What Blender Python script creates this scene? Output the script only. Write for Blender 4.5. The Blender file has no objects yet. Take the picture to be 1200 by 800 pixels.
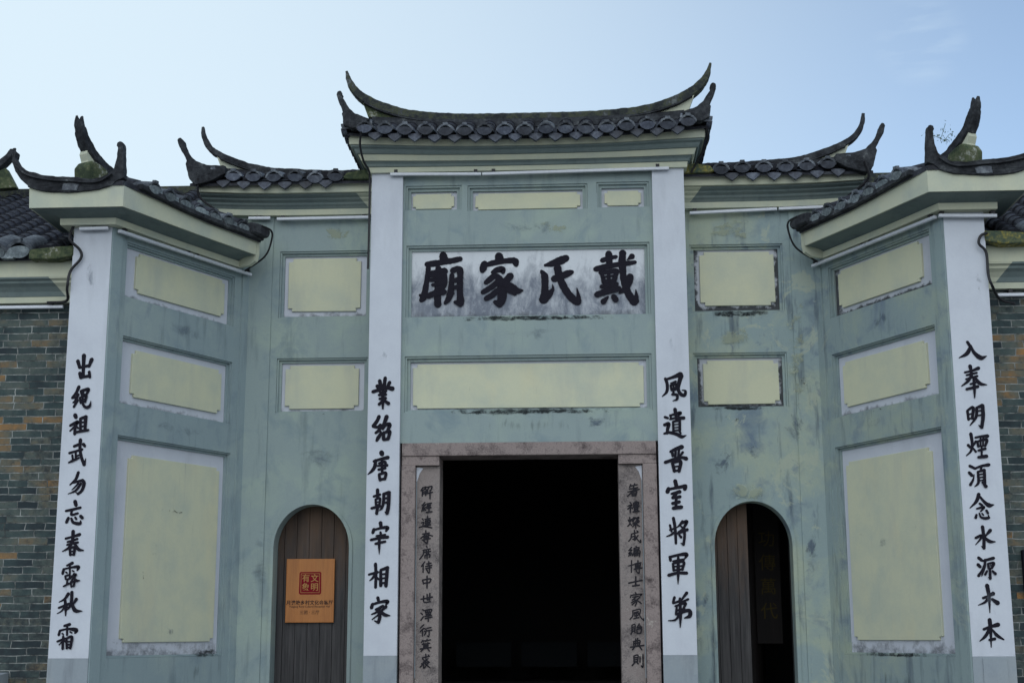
import bpy, bmesh, math, random
from mathutils import Vector, Matrix
from mathutils.geometry import tessellate_polygon
random.seed(7)
S = bpy.context.scene
COL = S.collection
rad = math.radians

# ------------------------------------------------------------------ camera
cam = bpy.data.cameras.new('camera'); camo = bpy.data.objects.new('camera', cam); COL.objects.link(camo)
CX, CD, YAW, PITCH, ROLL, FPX = 0.53986, 13.80588, -0.050527, 0.203258, -0.0029586, 1667.05
EYE = 1.6
_f = Vector((math.sin(YAW)*math.cos(PITCH), math.cos(YAW)*math.cos(PITCH), math.sin(PITCH)))
_r = Vector((math.cos(YAW), -math.sin(YAW), 0)); _u = _r.cross(_f)
_r, _u = _r*math.cos(ROLL)+_u*math.sin(ROLL), _u*math.cos(ROLL)-_r*math.sin(ROLL)
camo.matrix_world = Matrix(((_r.x,_u.x,-_f.x,CX),(_r.y,_u.y,-_f.y,-CD),(_r.z,_u.z,-_f.z,EYE),(0,0,0,1)))
cam.sensor_fit = 'HORIZONTAL'; cam.sensor_width = 36.0; cam.lens = FPX/1200*36.0
cam.clip_start = .1; cam.clip_end = 4000
S.camera = camo

# ------------------------------------------------------------------ sky, sun, exposure
SUN_EL, SUN_ROT = rad(30), rad(-174)
w = bpy.data.worlds.new('World'); S.world = w; w.use_nodes = True
nt = w.node_tree; nt.nodes.clear()
def nn(t, ty, **k):
    n = t.nodes.new(ty)
    for a, b in k.items(): setattr(n, a, b)
    return n
wo = nn(nt, 'ShaderNodeOutputWorld'); bg = nn(nt, 'ShaderNodeBackground'); bg2 = nn(nt, 'ShaderNodeBackground')
sky = nn(nt, 'ShaderNodeTexSky', sky_type='NISHITA', sun_disc=False, sun_elevation=SUN_EL, sun_rotation=SUN_ROT,
         altitude=50, air_density=1.0, dust_density=1.0, ozone_density=1.6)
nt.links.new(sky.outputs[0], bg.inputs[0]); bg.inputs[1].default_value = SKYK = 0.15
tc = nn(nt, 'ShaderNodeTexCoord')
dt = nn(nt, 'ShaderNodeVectorMath', operation='DOT_PRODUCT'); dt.inputs[1].default_value = Vector((-.62, .76, .20)).normalized()
nt.links.new(tc.outputs['Generated'], dt.inputs[0])
rm = nn(nt, 'ShaderNodeMapRange', interpolation_type='SMOOTHSTEP')
rm.inputs[1].default_value = .50; rm.inputs[2].default_value = 1.0; rm.inputs[3].default_value = .12; rm.inputs[4].default_value = .95
nt.links.new(dt.outputs['Value'], rm.inputs[0])
# one thin wisp of high cloud, upper right
dw = nn(nt, 'ShaderNodeVectorMath', operation='DOT_PRODUCT'); dw.inputs[1].default_value = Vector((0.2257, 0.8948, 0.3852)).normalized()
nt.links.new(tc.outputs['Generated'], dw.inputs[0])
rw = nn(nt, 'ShaderNodeMapRange', interpolation_type='SMOOTHSTEP'); rw.inputs[1].default_value = .9994; rw.inputs[2].default_value = .99997
nt.links.new(dw.outputs['Value'], rw.inputs[0])
mpw = nn(nt, 'ShaderNodeMapping'); mpw.inputs['Rotation'].default_value = (0, rad(25), 0); mpw.inputs['Scale'].default_value = (18, 18, 80)
nt.links.new(tc.outputs['Generated'], mpw.inputs[0])
nw = nn(nt, 'ShaderNodeTexNoise'); nw.inputs['Scale'].default_value = 1; nw.inputs['Detail'].default_value = 6
nt.links.new(mpw.outputs[0], nw.inputs[0])
rn = nn(nt, 'ShaderNodeMapRange'); rn.inputs[1].default_value = .42; rn.inputs[2].default_value = .72
nt.links.new(nw.outputs[0], rn.inputs[0])
mw = nn(nt, 'ShaderNodeMath', operation='MULTIPLY'); nt.links.new(rw.outputs[0], mw.inputs[0]); nt.links.new(rn.outputs[0], mw.inputs[1])
mw2 = nn(nt, 'ShaderNodeMath', operation='MULTIPLY'); mw2.inputs[1].default_value = .22; nt.links.new(mw.outputs[0], mw2.inputs[0])
ad = nn(nt, 'ShaderNodeMath', operation='ADD', use_clamp=True); nt.links.new(rm.outputs[0], ad.inputs[0]); nt.links.new(mw2.outputs[0], ad.inputs[1])
mx = nn(nt, 'ShaderNodeMixShader'); nt.links.new(ad.outputs[0], mx.inputs[0]); nt.links.new(bg.outputs[0], mx.inputs[1]); nt.links.new(bg2.outputs[0], mx.inputs[2])
bg2.inputs[0].default_value = (.74, .885, .98, 1); bg2.inputs[1].default_value = .97
# extra bright sky added behind the viewer to fill the facade and wings evenly
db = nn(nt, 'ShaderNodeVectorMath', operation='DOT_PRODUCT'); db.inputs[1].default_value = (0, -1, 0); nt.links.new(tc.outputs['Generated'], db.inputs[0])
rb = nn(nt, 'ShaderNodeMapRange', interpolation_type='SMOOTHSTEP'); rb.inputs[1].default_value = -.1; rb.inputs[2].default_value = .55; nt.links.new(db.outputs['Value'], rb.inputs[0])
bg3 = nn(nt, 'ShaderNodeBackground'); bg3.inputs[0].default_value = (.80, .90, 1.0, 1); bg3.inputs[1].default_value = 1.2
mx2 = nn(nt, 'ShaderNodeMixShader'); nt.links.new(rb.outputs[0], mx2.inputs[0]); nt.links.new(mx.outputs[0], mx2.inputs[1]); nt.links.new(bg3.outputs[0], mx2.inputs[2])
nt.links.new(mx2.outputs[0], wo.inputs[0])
sl = bpy.data.lights.new('sun', 'SUN'); sl.energy = .45; sl.angle = rad(50); sl.color = (1, .97, .93)
so = bpy.data.objects.new('sun', sl); COL.objects.link(so)
sd = Vector((math.sin(SUN_ROT)*math.cos(SUN_EL), math.cos(SUN_ROT)*math.cos(SUN_EL), math.sin(SUN_EL)))
so.rotation_euler = sd.to_track_quat('Z', 'Y').to_euler(); so.location = sd*40
vs = S.view_settings; vs.view_transform = 'Standard'; vs.look = 'None'; vs.gamma = 1; vs.use_curve_mapping = False; vs.exposure = .09
S.display_settings.display_device = 'sRGB'

# ------------------------------------------------------------------ materials
def newmat(name):
    m = bpy.data.materials.new(name); m.use_nodes = True
    t = m.node_tree; b = t.nodes['Principled BSDF']
    return m, t, b
def lk(t, a, b): t.links.new(a, b)
def noise(t, vec, scale, detail=6, rough=.6, mscale=None, dist=0):
    if mscale:
        mp = nn(t, 'ShaderNodeMapping'); mp.inputs['Scale'].default_value = mscale; lk(t, vec, mp.inputs[0]); vec = mp.outputs[0]
    n = nn(t, 'ShaderNodeTexNoise'); n.inputs['Scale'].default_value = scale; n.inputs['Detail'].default_value = detail
    n.inputs['Roughness'].default_value = rough; n.inputs['Distortion'].default_value = dist
    lk(t, vec, n.inputs[0]); return n.outputs[0]
def mrange(t, v, a, b, c=0., d=1., smooth=False):
    m = nn(t, 'ShaderNodeMapRange'); m.clamp = True
    if smooth: m.interpolation_type = 'SMOOTHSTEP'
    for i, x in enumerate((a, b, c, d), 1): m.inputs[i].default_value = x
    lk(t, v, m.inputs[0]); return m.outputs[0]
def mathn(t, op, a, b):
    m = nn(t, 'ShaderNodeMath', operation=op)
    for i, x in enumerate((a, b)):
        if isinstance(x, (int, float)): m.inputs[i].default_value = x
        else: lk(t, x, m.inputs[i])
    return m.outputs[0]
def mixc(t, fac, a, b, mode='MIX'):
    m = nn(t, 'ShaderNodeMix', data_type='RGBA', blend_type=mode)
    for s, x in ((m.inputs[0], fac), (m.inputs[6], a), (m.inputs[7], b)):
        if isinstance(x, (int, float)): s.default_value = x
        elif isinstance(x, tuple): s.default_value = x if len(x) == 4 else x+(1,)
        else: lk(t, x, s)
    return m.outputs[2]
def ramp(t, v, stops):
    r = nn(t, 'ShaderNodeValToRGB'); e = r.color_ramp.elements
    while len(e) < len(stops): e.new(.5)
    for q, (pos, c) in zip(e, stops): q.position = pos; q.color = c+(1,)
    lk(t, v, r.inputs[0]); return r.outputs[0]
def bump(t, b, h, dist=.004, strength=.5):
    n = nn(t, 'ShaderNodeBump'); n.inputs['Strength'].default_value = strength; n.inputs['Distance'].default_value = dist
    lk(t, h, n.inputs['Height']); lk(t, n.outputs[0], b.inputs['Normal'])
def sep(t, v):
    s = nn(t, 'ShaderNodeSeparateXYZ'); lk(t, v, s.inputs[0]); return s.outputs
def co(t, which='Object'):
    return nn(t, 'ShaderNodeTexCoord').outputs[which]

def wall_plaster(name, base, pale, dark, wear=.5, patch=0., rough=.88, grime=.25):
    """painted lime plaster: soft cloudy patches, vertical rain streaks, fine grain; wear raises the contrast"""
    m, t, b = newmat(name); o = co(t)
    n1 = noise(t, o, 1.5, 9, .62, dist=.3); n2 = noise(t, o, 2.7, 9, .64, (1.1, 1.1, .95), .5); n3 = noise(t, o, 5, 5, .6, (2.2, 2.2, .28))
    c = mixc(t, mrange(t, n1, .5-.02, .5+.16, 0, wear), base, pale)
    c = mixc(t, mrange(t, n2, .53, .72, 0, wear), c, dark)
    c = mixc(t, mrange(t, n3, .55, .78, 0, grime*1.6), c, tuple(x*.55 for x in dark))
    if patch:
        n5 = noise(t, o, 2.3, 10, .7, dist=.8)
        c = mixc(t, mrange(t, n5, .555, .60, 0, patch), c, (.37, .41, .325))
        n6 = noise(t, o, 3.1, 8, .66, (1.3, 1.3, 1), dist=.6)
        c = mixc(t, mrange(t, n6, .60, .66, 0, patch*.8), c, (.12, .16, .22))
    n4 = noise(t, o, 60, 4, .6)
    c = mixc(t, .10, c, mixc(t, n4, (.1, .1, .1), (.9, .9, .9)), 'OVERLAY')
    lk(t, c, b.inputs['Base Color']); b.inputs['Roughness'].default_value = rough
    bump(t, b, mathn(t, 'ADD', mathn(t, 'MULTIPLY', n4, .3), n2), .006, .35); return m

def stained(name, base, alt, mould=0., streaks=0., rough=.85, drift=.4, lowgrime=0., mscale=7, scratch=0.):
    """painted surface with wear of its own: cloudy tint, mould along the edges, streaks"""
    m, t, b = newmat(name); o = co(t); g = co(t, 'Generated'); sg = sep(t, g)
    n1 = noise(t, o, 3.0, 7, .6)
    c = mixc(t, mrange(t, n1, .42, .68, 0, drift), base, alt)
    if streaks:
        n3 = noise(t, o, 4.2, 10, .74, (2.0, 2.0, .95), .3)
        up = mrange(t, sg[2], 1.0, .30, -.15, 1.15, True)
        f = mathn(t, 'MULTIPLY', mrange(t, mathn(t, 'ADD', n3, mathn(t, 'MULTIPLY', up, .26)), .52, .86), streaks)
        c = mixc(t, f, c, (.115, .135, .175))
    if mould:
        ex = mathn(t, 'MINIMUM', sg[0], mathn(t, 'SUBTRACT', 1., sg[0])); 
        e = mathn(t, 'MINIMUM', mathn(t, 'MULTIPLY', ex, 1.6), sg[2])
        n5 = noise(t, o, mscale, 10, .75)
        f = mrange(t, mathn(t, 'SUBTRACT', n5, mathn(t, 'MULTIPLY', e, 2.2)), .5-.16*mould, .62-.16*mould, 0, .95)
        c = mixc(t, f, c, (.028, .032, .035))
    if lowgrime:
        n6 = noise(t, o, 9, 10, .7)
        f = mrange(t, mathn(t, 'SUBTRACT', n6, mathn(t, 'MULTIPLY', sg[2], 2.6)), .36, .56, 0, lowgrime)
        c = mixc(t, f, c, (.05, .055, .06))
    if scratch:
        n8 = noise(t, o, 3.2, 6, .7, (9, 9, .5)); n9 = noise(t, o, 1.8, 4, .6)
        c = mixc(t, mathn(t, 'MULTIPLY', mrange(t, n8, .60, .72, 0, scratch), mrange(t, n9, .4, .6)), c, (.22, .24, .22))
        c = mixc(t, mrange(t, noise(t, o, 1.4, 4, .5, (2, 2, .6)), .55, .75, 0, .35), c, (.66, .56, .32))
    n4 = noise(t, o, 45, 4, .6)
    c = mixc(t, .07, c, mixc(t, n4, (.1, .1, .1), (.9, .9, .9)), 'OVERLAY')
    sm = noise(t, o, 1.1, 6, .65, (3, 3, .6))
    c = mixc(t, mrange(t, sm, .54, .8, 0, .34), c, (.28, .30, .33))
    lk(t, c, b.inputs['Base Color']); b.inputs['Roughness'].default_value = rough
    bump(t, b, n4, .003, .3); return m

def mottled(name, stops, scale=6, rough=.8, fine=40, dist=.004, strength=.5, mscale=None, spec=.3, vary=0.):
    m, t, b = newmat(name); o = co(t)
    if vary:      # shift the pattern from tile to tile
        oi0 = nn(t, 'ShaderNodeObjectInfo'); sh = nn(t, 'ShaderNodeVectorMath', operation='ADD'); lk(t, o, sh.inputs[0]); lk(t, oi0.outputs['Location'], sh.inputs[1]); o = sh.outputs[0]
    n1 = noise(t, o, scale, 8, .68, mscale); n2 = noise(t, o, fine, 5, .65)
    f = mrange(t, mathn(t, 'ADD', mathn(t, 'MULTIPLY', n1, .68), mathn(t, 'MULTIPLY', n2, .32)), .28, .72)
    c = ramp(t, f, stops)
    if vary:
        oi = nn(t, 'ShaderNodeObjectInfo'); v = mrange(t, oi.outputs['Random'], 0, 1, 1-vary, 1+vary)
        hs = nn(t, 'ShaderNodeHueSaturation'); lk(t, v, hs.inputs['Value']); lk(t, c, hs.inputs['Color']); c = hs.outputs[0]
    lk(t, c, b.inputs['Base Color']); b.inputs['Roughness'].default_value = rough
    b.inputs['Specular IOR Level'].default_value = spec
    bump(t, b, n2, dist, strength); return m
def plain(name, c, rough=.6, metal=0., spec=.4):
    m, t, b = newmat(name)
    o = co(t); n = noise(t, o, 22, 5, .6)
    lk(t, mixc(t, n, tuple(x*.82 for x in c), tuple(min(1, x*1.15) for x in c)), b.inputs['Base Color'])
    b.inputs['Roughness'].default_value = rough; b.inputs['Metallic'].default_value = metal; b.inputs['Specular IOR Level'].default_value = spec
    return m
def brick_mat(name, orange):
    m, t, b = newmat(name); o = co(t); s = sep(t, o)
    cb = nn(t, 'ShaderNodeCombineXYZ'); lk(t, s[0], cb.inputs[0]); lk(t, s[2], cb.inputs[1])
    wob = noise(t, o, 9, 3, .5)
    sb = nn(t, 'ShaderNodeVectorMath', operation='SCALE'); 
    nc = nn(t, 'ShaderNodeTexNoise'); nc.inputs['Scale'].default_value = 7; lk(t, o, nc.inputs[0])
    vs_ = nn(t, 'ShaderNodeVectorMath', operation='MULTIPLY_ADD'); lk(t, nc.outputs[1], vs_.inputs[0]); vs_.inputs[1].default_value = (.05, .016, 0); lk(t, cb.outputs[0], vs_.inputs[2])
    bt = nn(t, 'ShaderNodeTexBrick', offset=.45, offset_frequency=2, squash=.7, squash_frequency=3)
    lk(t, vs_.outputs[0], bt.inputs['Vector'])
    bt.inputs['Color1'].default_value = (0, 0, 0, 1); bt.inputs['Color2'].default_value = (1, 1, 1, 1); bt.inputs['Mortar'].default_value = (.5, .5, .5, 1)
    for k, v in (('Scale', 1), ('Mortar Size', .0048), ('Mortar Smooth', .25), ('Bias', 0), ('Brick Width', .27), ('Row Height', .0655)): bt.inputs[k].default_value = v
    big = noise(t, o, .9, 4, .5)
    f = mathn(t, 'ADD', mathn(t, 'MULTIPLY', bt.outputs[0], .78), mrange(t, big, .3, .7, -.12+orange, .12+orange))
    f = mathn(t, 'ADD', f, mrange(t, noise(t, o, 5.5, 5, .6), .3, .7, -.22, .22))
    c = ramp(t, f, [(0, (.017, .028, .034)), (.3, (.038, .062, .062)), (.54, (.078, .098, .088)), (.70, (.122, .115, .084)), (.86, (.185, .122, .062)), (1.0, (.28, .15, .055))])
    n2 = noise(t, o, 14, 9, .7); n7 = noise(t, o, 70, 4, .6)
    c = mixc(t, mrange(t, mathn(t, 'ADD', n2, mrange(t, big, .35, .65, .08, -.08)), .47, .66, 0, .82), c, (.018, .025, .030))
    c = mixc(t, .25, c, mixc(t, n7, (.05,)*3, (.95,)*3), 'OVERLAY')
    n3 = noise(t, o, 2.2, 9, .72)
    c = mixc(t, mrange(t, n3, .62, .70, 0, .55), c, (.34, .35, .33))
    mort = mixc(t, mrange(t, noise(t, o, 6, 8, .7), .40, .66), (.045, .05, .048), (.40, .42, .40))
    c = mixc(t, bt.outputs[1], c, mort)
    lk(t, c, b.inputs['Base Color']); b.inputs['Roughness'].default_value = .9
    h = mathn(t, 'SUBTRACT', mathn(t, 'MULTIPLY', n2, .5), bt.outputs[1]); bump(t, b, h, .012, .7); return m
def wood_mat(name, dark, light, brown=None, rough=.75, axis=(26, 26, .9)):
    m, t, b = newmat(name); o = co(t)
    n1 = noise(t, o, 1.6, 9, .7, axis, .4); n2 = noise(t, o, 1.3, 5, .6, (4, 4, .5))
    c = mixc(t, mrange(t, n1, .36, .68), dark, light)
    if brown:
        z = sep(t, co(t, 'Generated'))[2]
        n3 = noise(t, o, 5, 6, .7, (3, 3, .6))
        c = mixc(t, mrange(t, mathn(t, 'ADD', z, mathn(t, 'MULTIPLY', n3, .5)), .90, 1.18, 0, .85), c, brown)
    c = mixc(t, mrange(t, n2, .5, .75, 0, .6), c, tuple(x*.45 for x in dark))
    lk(t, c, b.inputs['Base Color']); b.inputs['Roughness'].default_value = rough
    bump(t, b, n1, .006, .6); return m

GREEN = (.258, .322, .318)
M_WALL = wall_plaster('green_plaster', GREEN, (.315, .385, .335), (.175, .24, .27), .85, 0, grime=.32)
M_WING = wall_plaster('wing_plaster', (.245, .315, .33), (.305, .37, .355), (.17, .228, .268), .85, 0, grime=.35)
M_WORN = wall_plaster('worn_plaster', (.252, .325, .325), (.35, .40, .31), (.13, .18, .235), .95, .7, grime=.7)
M_WING_WORN = wall_plaster('worn_wing_plaster', (.242, .31, .31), (.31, .365, .30), (.14, .19, .25), .95, .3, grime=.55)
M_WHITE = stained('white_limewash', (.56, .595, .65), (.50, .53, .59), 0, 0, drift=.7)
M_BED = stained('panel_bed_white', (.53, .555, .61), (.43, .465, .53), 0, 0, lowgrime=.7)
M_BED_MOULD = stained('panel_bed_mouldy', (.48, .50, .54), (.32, .36, .40), 1.25, 0, lowgrime=.9)
M_NAME = stained('name_board_white', (.60, .63, .66), (.54, .57, .61), 0, .9, lowgrime=.6)
M_CREAM = stained('cream_plaque', (.555, .56, .40), (.46, .49, .39), 0, 0, drift=.8)
M_CREAM_STREAK = stained('cream_plaque_streaked', (.54, .55, .40), (.43, .47, .385), 0, 0, drift=.8, scratch=.5)
M_CREAMTRIM = stained('cream_cornice', (.53, .545, .41), (.43, .47, .39), 0, 0, drift=.9)
M_COVE = wall_plaster('cove_green', (.15, .195, .19), (.20, .24, .22), (.10, .135, .15), .7, 0)
M_GREYBASE = wall_plaster('grey_base', (.27, .31, .34), (.33, .36, .37), (.19, .22, .26), .6, 0)
M_TILE = mottled('grey_roof_tile', [(.2, (.008, .009, .013)), (.5, (.021, .023, .032)), (.72, (.040, .044, .056)), (.92, (.10, .11, .12))], 9, .72, spec=.35)
M_CAP = mottled('tile_end_slate', [(.2, (.020, .025, .036)), (.5, (.044, .053, .076)), (.85, (.10, .118, .145))], 14, .55, spec=.4, vary=.5)
M_CAPRIM = mottled('tile_rim_grey', [(.2, (.028, .033, .043)), (.5, (.075, .087, .105)), (.85, (.22, .245, .265))], 11, .6, spec=.4, vary=.55)
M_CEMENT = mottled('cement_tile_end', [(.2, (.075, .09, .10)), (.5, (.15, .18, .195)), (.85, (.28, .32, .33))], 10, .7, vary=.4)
M_RIDGE = mottled('mossy_ridge', [(.25, (.012, .014, .017)), (.45, (.030, .036, .036)), (.56, (.058, .066, .038)), (.66, (.045, .05, .054)), (.88, (.17, .19, .18))], 5, .85, fine=26, dist=.008)
M_RIDGEDARK = mottled('dark_ridge', [(.25, (.009, .010, .013)), (.5, (.024, .027, .032)), (.70, (.048, .053, .058)), (.92, (.17, .185, .19))], 6, .85, fine=26, dist=.008)
M_MOSS = mottled('moss_block', [(.35, (.035, .05, .03)), (.5, (.07, .09, .045)), (.62, (.10, .11, .06)), (.75, (.30, .32, .28))], 6, .9, fine=30, dist=.01)
M_LICHEN = mottled('lichen_eave', [(.33, (.05, .075, .055)), (.48, (.12, .13, .06)), (.58, (.26, .22, .05)), (.72, (.30, .34, .32))], 5, .85, fine=30)
M_BRICK_L = brick_mat('blue_grey_brick', .02); M_BRICK_R = brick_mat('brown_grey_brick', .06)
M_STONE = mottled('granite', [(.18, (.065, .05, .05)), (.4, (.19, .155, .148)), (.55, (.29, .24, .225)), (.68, (.21, .17, .162)), (.9, (.44, .40, .36))], 5, .85, fine=75, dist=.008)
M_STONE2 = mottled('granite_inner', [(.18, (.07, .06, .06)), (.4, (.19, .165, .158)), (.55, (.265, .23, .215)), (.68, (.215, .18, .17)), (.9, (.40, .37, .34))], 4, .85, fine=80, dist=.008)
M_INK = plain('black_ink', (.012, .011, .018), .8, spec=.15)
M_INK2 = plain('faded_ink', (.022, .021, .026), .85, spec=.15)
M_DOOR = wood_mat('weathered_door', (.017, .016, .018), (.070, .066, .067), (.098, .056, .032))
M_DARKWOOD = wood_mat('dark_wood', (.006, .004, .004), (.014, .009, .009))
M_DARKWALL = plain('dark_interior', (.03, .03, .032), .9)  # interior darkness put into the wall and floor colour
M_GOLD = plain('dull_gold', (.085, .065, .02), .7, spec=.1)
M_BOARD = wood_mat('notice_wood', (.36, .125, .022), (.44, .165, .032), None, .45, (18, 18, 1.4))
M_SEAL = plain('seal_red', (.19, .008, .016), .7, spec=.1)
M_SEALTXT = plain('seal_gold', (.42, .22, .06), .6)
M_TUBE = plain('lamp_tube_white', (.62, .65, .70), .35)
M_CABLE = plain('black_cable', (.012, .012, .015), .5)
M_PAVE = mottled('granite_paving', [(.3, (.16, .16, .15)), (.55, (.25, .245, .235)), (.8, (.34, .33, .31))], 2.5, .9)
M_LEAF = plain('weed_leaf', (.05, .09, .03), .7)
M_PANEL = plain('painted_altar_panel', (.034, .04, .047), .9, spec=.1)

# ------------------------------------------------------------------ mesh helpers
def link(name, me, mat, parent=None, loc=None):
    o = bpy.data.objects.new(name, me); COL.objects.link(o)
    if mat: me.materials.clear(); me.materials.append(mat)
    if loc: o.location = loc
    if parent:
        o.parent = parent
        # everything is modelled in world metres; the thing's Empty only carries the base point
        off = Vector((0, 0, 0))
        if parent.type == 'EMPTY': off = parent.location.copy()
        o.matrix_parent_inverse = Matrix.Translation(-off); 
    return o
def from_bm(name, bm, mat, parent=None, smooth=False, loc=None):
    bmesh.ops.recalc_face_normals(bm, faces=bm.faces)
    me = bpy.data.meshes.new(name); bm.to_mesh(me); bm.free()
    if smooth:
        for p in me.polygons: p.use_smooth = True
        try: me.set_sharp_from_angle(angle=rad(40))
        except Exception: pass
    return link(name, me, mat, parent, loc)
def solid(bm, loops, to3, d0, d1):
    """extrude a planar outline (outer loop + holes) between depths d0 (front) and d1"""
    flat = [v for l in loops for v in l]
    tri = tessellate_polygon([[Vector((a, b, 0)) for a, b in l] for l in loops])
    A = [bm.verts.new(to3(u, v, d0)) for u, v in flat]; B = [bm.verts.new(to3(u, v, d1)) for u, v in flat]
    for t in tri:
        try:
            bm.faces.new([A[i] for i in t]); bm.faces.new([B[i] for i in reversed(t)])
        except ValueError: pass
    k = 0
    for l in loops:
        n = len(l)
        for i in range(n):
            a, b = k+i, k+(i+1) % n
            try: bm.faces.new((A[a], A[b], B[b], B[a]))
            except ValueError: pass
        k += n
def rect(u0, u1, v0, v1): return [(u0, v0), (u1, v0), (u1, v1), (u0, v1)]
def box(bm, x0, x1, y0, y1, z0, z1):
    solid(bm, [rect(x0, x1, z0, z1)], lambda u, v, d: (u, d, v), y0, y1)
def plane_y(y0): return lambda u, v, d: (u, y0+d, v)
WD = Vector((-.44377, .89614)); WP = Vector((3.792, -1.327))
def plane_wing(s, off=0.):
    # u runs from the outer pillar back to the inner corner, d goes into the wall
    n = Vector((-WD.y, WD.x))     # toward the forecourt (for s = +1)
    def f(u, v, d):
        p = WP+WD*u+n*(off-d); return (s*p.x, p.y, v)
    return f
def prism(name, loops, to3, d0, d1, mat, parent, bevel=0.):
    bm = bmesh.new(); solid(bm, loops, to3, d0, d1)
    o = from_bm(name, bm, mat, parent)
    if bevel:
        md = o.modifiers.new('bevel', 'BEVEL'); md.width = bevel; md.segments = 2; md.limit_method = 'ANGLE'; md.angle_limit = rad(40)
    return o
def crom(pts, n=8):
    P = [Vector(p) for p in pts]
    if len(P) < 3:
        return [P[0].lerp(P[1], i/n) for i in range(n+1)]
    out = []
    for i in range(len(P)-1):
        a = P[i-1] if i else P[0]*2-P[1]; b, c = P[i], P[i+1]; d = P[i+2] if i+2 < len(P) else P[-1]*2-P[-2]
        for k in range(n):
            t = k/n
            out.append(.5*((2*b)+(c-a)*t+(2*a-5*b+4*c-d)*t*t+(3*b-a-3*c+d)*t**3))
    out.append(P[-1]); return out
def sweep(bm, pts, wid, hei, side=None, n=6, rows=None):
    """sweep a chamfered rectangular section; wid across, hei in the bending plane; lists are per control point"""
    C4 = crom([Vector((p[0], p[1], p[2])) for p in pts], n)
    Wd = crom([Vector((a, b, 0)) for a, b in zip(wid, hei)], n)
    rings = []
    for i, c in enumerate(C4):
        t = (C4[min(i+1, len(C4)-1)]-C4[max(i-1, 0)]).normalized()
        sdv = Vector(side).normalized() if side else Vector((t.y, -t.x, 0)).normalized()
        up = sdv.cross(t).normalized()
        a, h = Wd[i].x/2, Wd[i].y/2; q = .28
        sec = [(a*(1-q), h), (a, h*(1-q)), (a, -h*(1-q)), (a*(1-q), -h), (-a*(1-q), -h), (-a, -h*(1-q)), (-a, h*(1-q)), (-a*(1-q), h)]
        rings.append([bm.verts.new(c+sdv*x+up*y) for x, y in sec])
    for r0, r1 in zip(rings, rings[1:]):
        for k in range(8): bm.faces.new((r0[k], r0[(k+1) % 8], r1[(k+1) % 8], r1[k]))
    bm.faces.new(rings[0]); bm.faces.new(rings[-1])
def tube(bm, pts, r, n=8, seg=8):
    C4 = crom(pts, seg); rings = []
    for i, c in enumerate(C4):
        t = (C4[min(i+1, len(C4)-1)]-C4[max(i-1, 0)]).normalized()
        a = t.orthogonal().normalized(); b = t.cross(a)
        if rings:   # keep frames aligned
            a = (rings_a-t*rings_a.dot(t)).normalized(); b = t.cross(a)
        rings_a = a
        rings.append([bm.verts.new(c+(a*math.cos(2*math.pi*k/n)+b*math.sin(2*math.pi*k/n))*r) for k in range(n)])
    for r0, r1 in zip(rings, rings[1:]):
        for k in range(n): bm.faces.new((r0[k], r0[(k+1) % n], r1[(k+1) % n], r1[k]))
    bm.faces.new(rings[0]); bm.faces.new(rings[-1])
def moulding(bm, path, prof, lift=None):
    """sweep a closed profile [(offset outward, z)] along a plan path with mitred corners (outward = right-hand side of travel... sign by path)"""
    P = [Vector((a, b)) for a, b in path]; rings = []
    for i, p in enumerate(P):
        ns = []
        if i: d = (p-P[i-1]).normalized(); ns.append(Vector((d.y, -d.x)))
        if i < len(P)-1: d = (P[i+1]-p).normalized(); ns.append(Vector((d.y, -d.x)))
        m = ns[0] if len(ns) == 1 else (ns[0]+ns[1])/(1+ns[0].dot(ns[1]))
        rings.append([bm.verts.new((p.x+m.x*o, p.y+m.y*o, z+(lift(p, z) if lift else 0))) for o, z in prof])
    n = len(prof)
    for r0, r1 in zip(rings, rings[1:]):
        for k in range(n): bm.faces.new((r0[k], r0[(k+1) % n], r1[(k+1) % n], r1[k]))
    for r in (rings[0], rings[-1]):
        try: bm.faces.new(r)
        except ValueError: pass
def slant_end(s, xa, xb, y, prof, z0, k, name, parent):
    bm = bmesh.new(); moulding(bm, [(-xb, y), (-xa, y)], prof)
    for v in bm.verts:
        if abs(v.co.x+xb) < 1e-4: v.co.x -= (v.co.z-z0)*k
        if s > 0: v.co.x = -v.co.x
    return from_bm(name, bm, M_CREAMTRIM, parent)
def thing(name, label, cat, loc=(0, 0, 0), group=None):
    o = bpy.data.objects.new(name, None); COL.objects.link(o); o.location = loc; o.empty_display_size = .3
    o['label'] = label; o['category'] = cat
    if group: o['group'] = group
    return o
def tag(o, label, cat, group=None):
    o['label'] = label; o['category'] = cat
    if group: o['group'] = group
    return o
def put(src, name, parent, M):
    """copy of a shared-mesh part, placed by a world matrix under its parent"""
    o = src.copy(); COL.objects.link(o); o.name = name; o.parent = parent
    off = parent.location.copy() if parent.type == 'EMPTY' else Vector((0, 0, 0))
    o.matrix_parent_inverse = Matrix.Translation(-off); o.matrix_basis = M; return o

# ------------------------------------------------------------------ ground
bm = bmesh.new()
vs4 = [bm.verts.new((x, y, 0)) for x, y in ((-1500, -1500), (1500, -1500), (1500, 1500), (-1500, 1500))]; bm.faces.new(vs4)
g = from_bm('ground', bm, M_PAVE); g['kind'] = 'structure'
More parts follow.
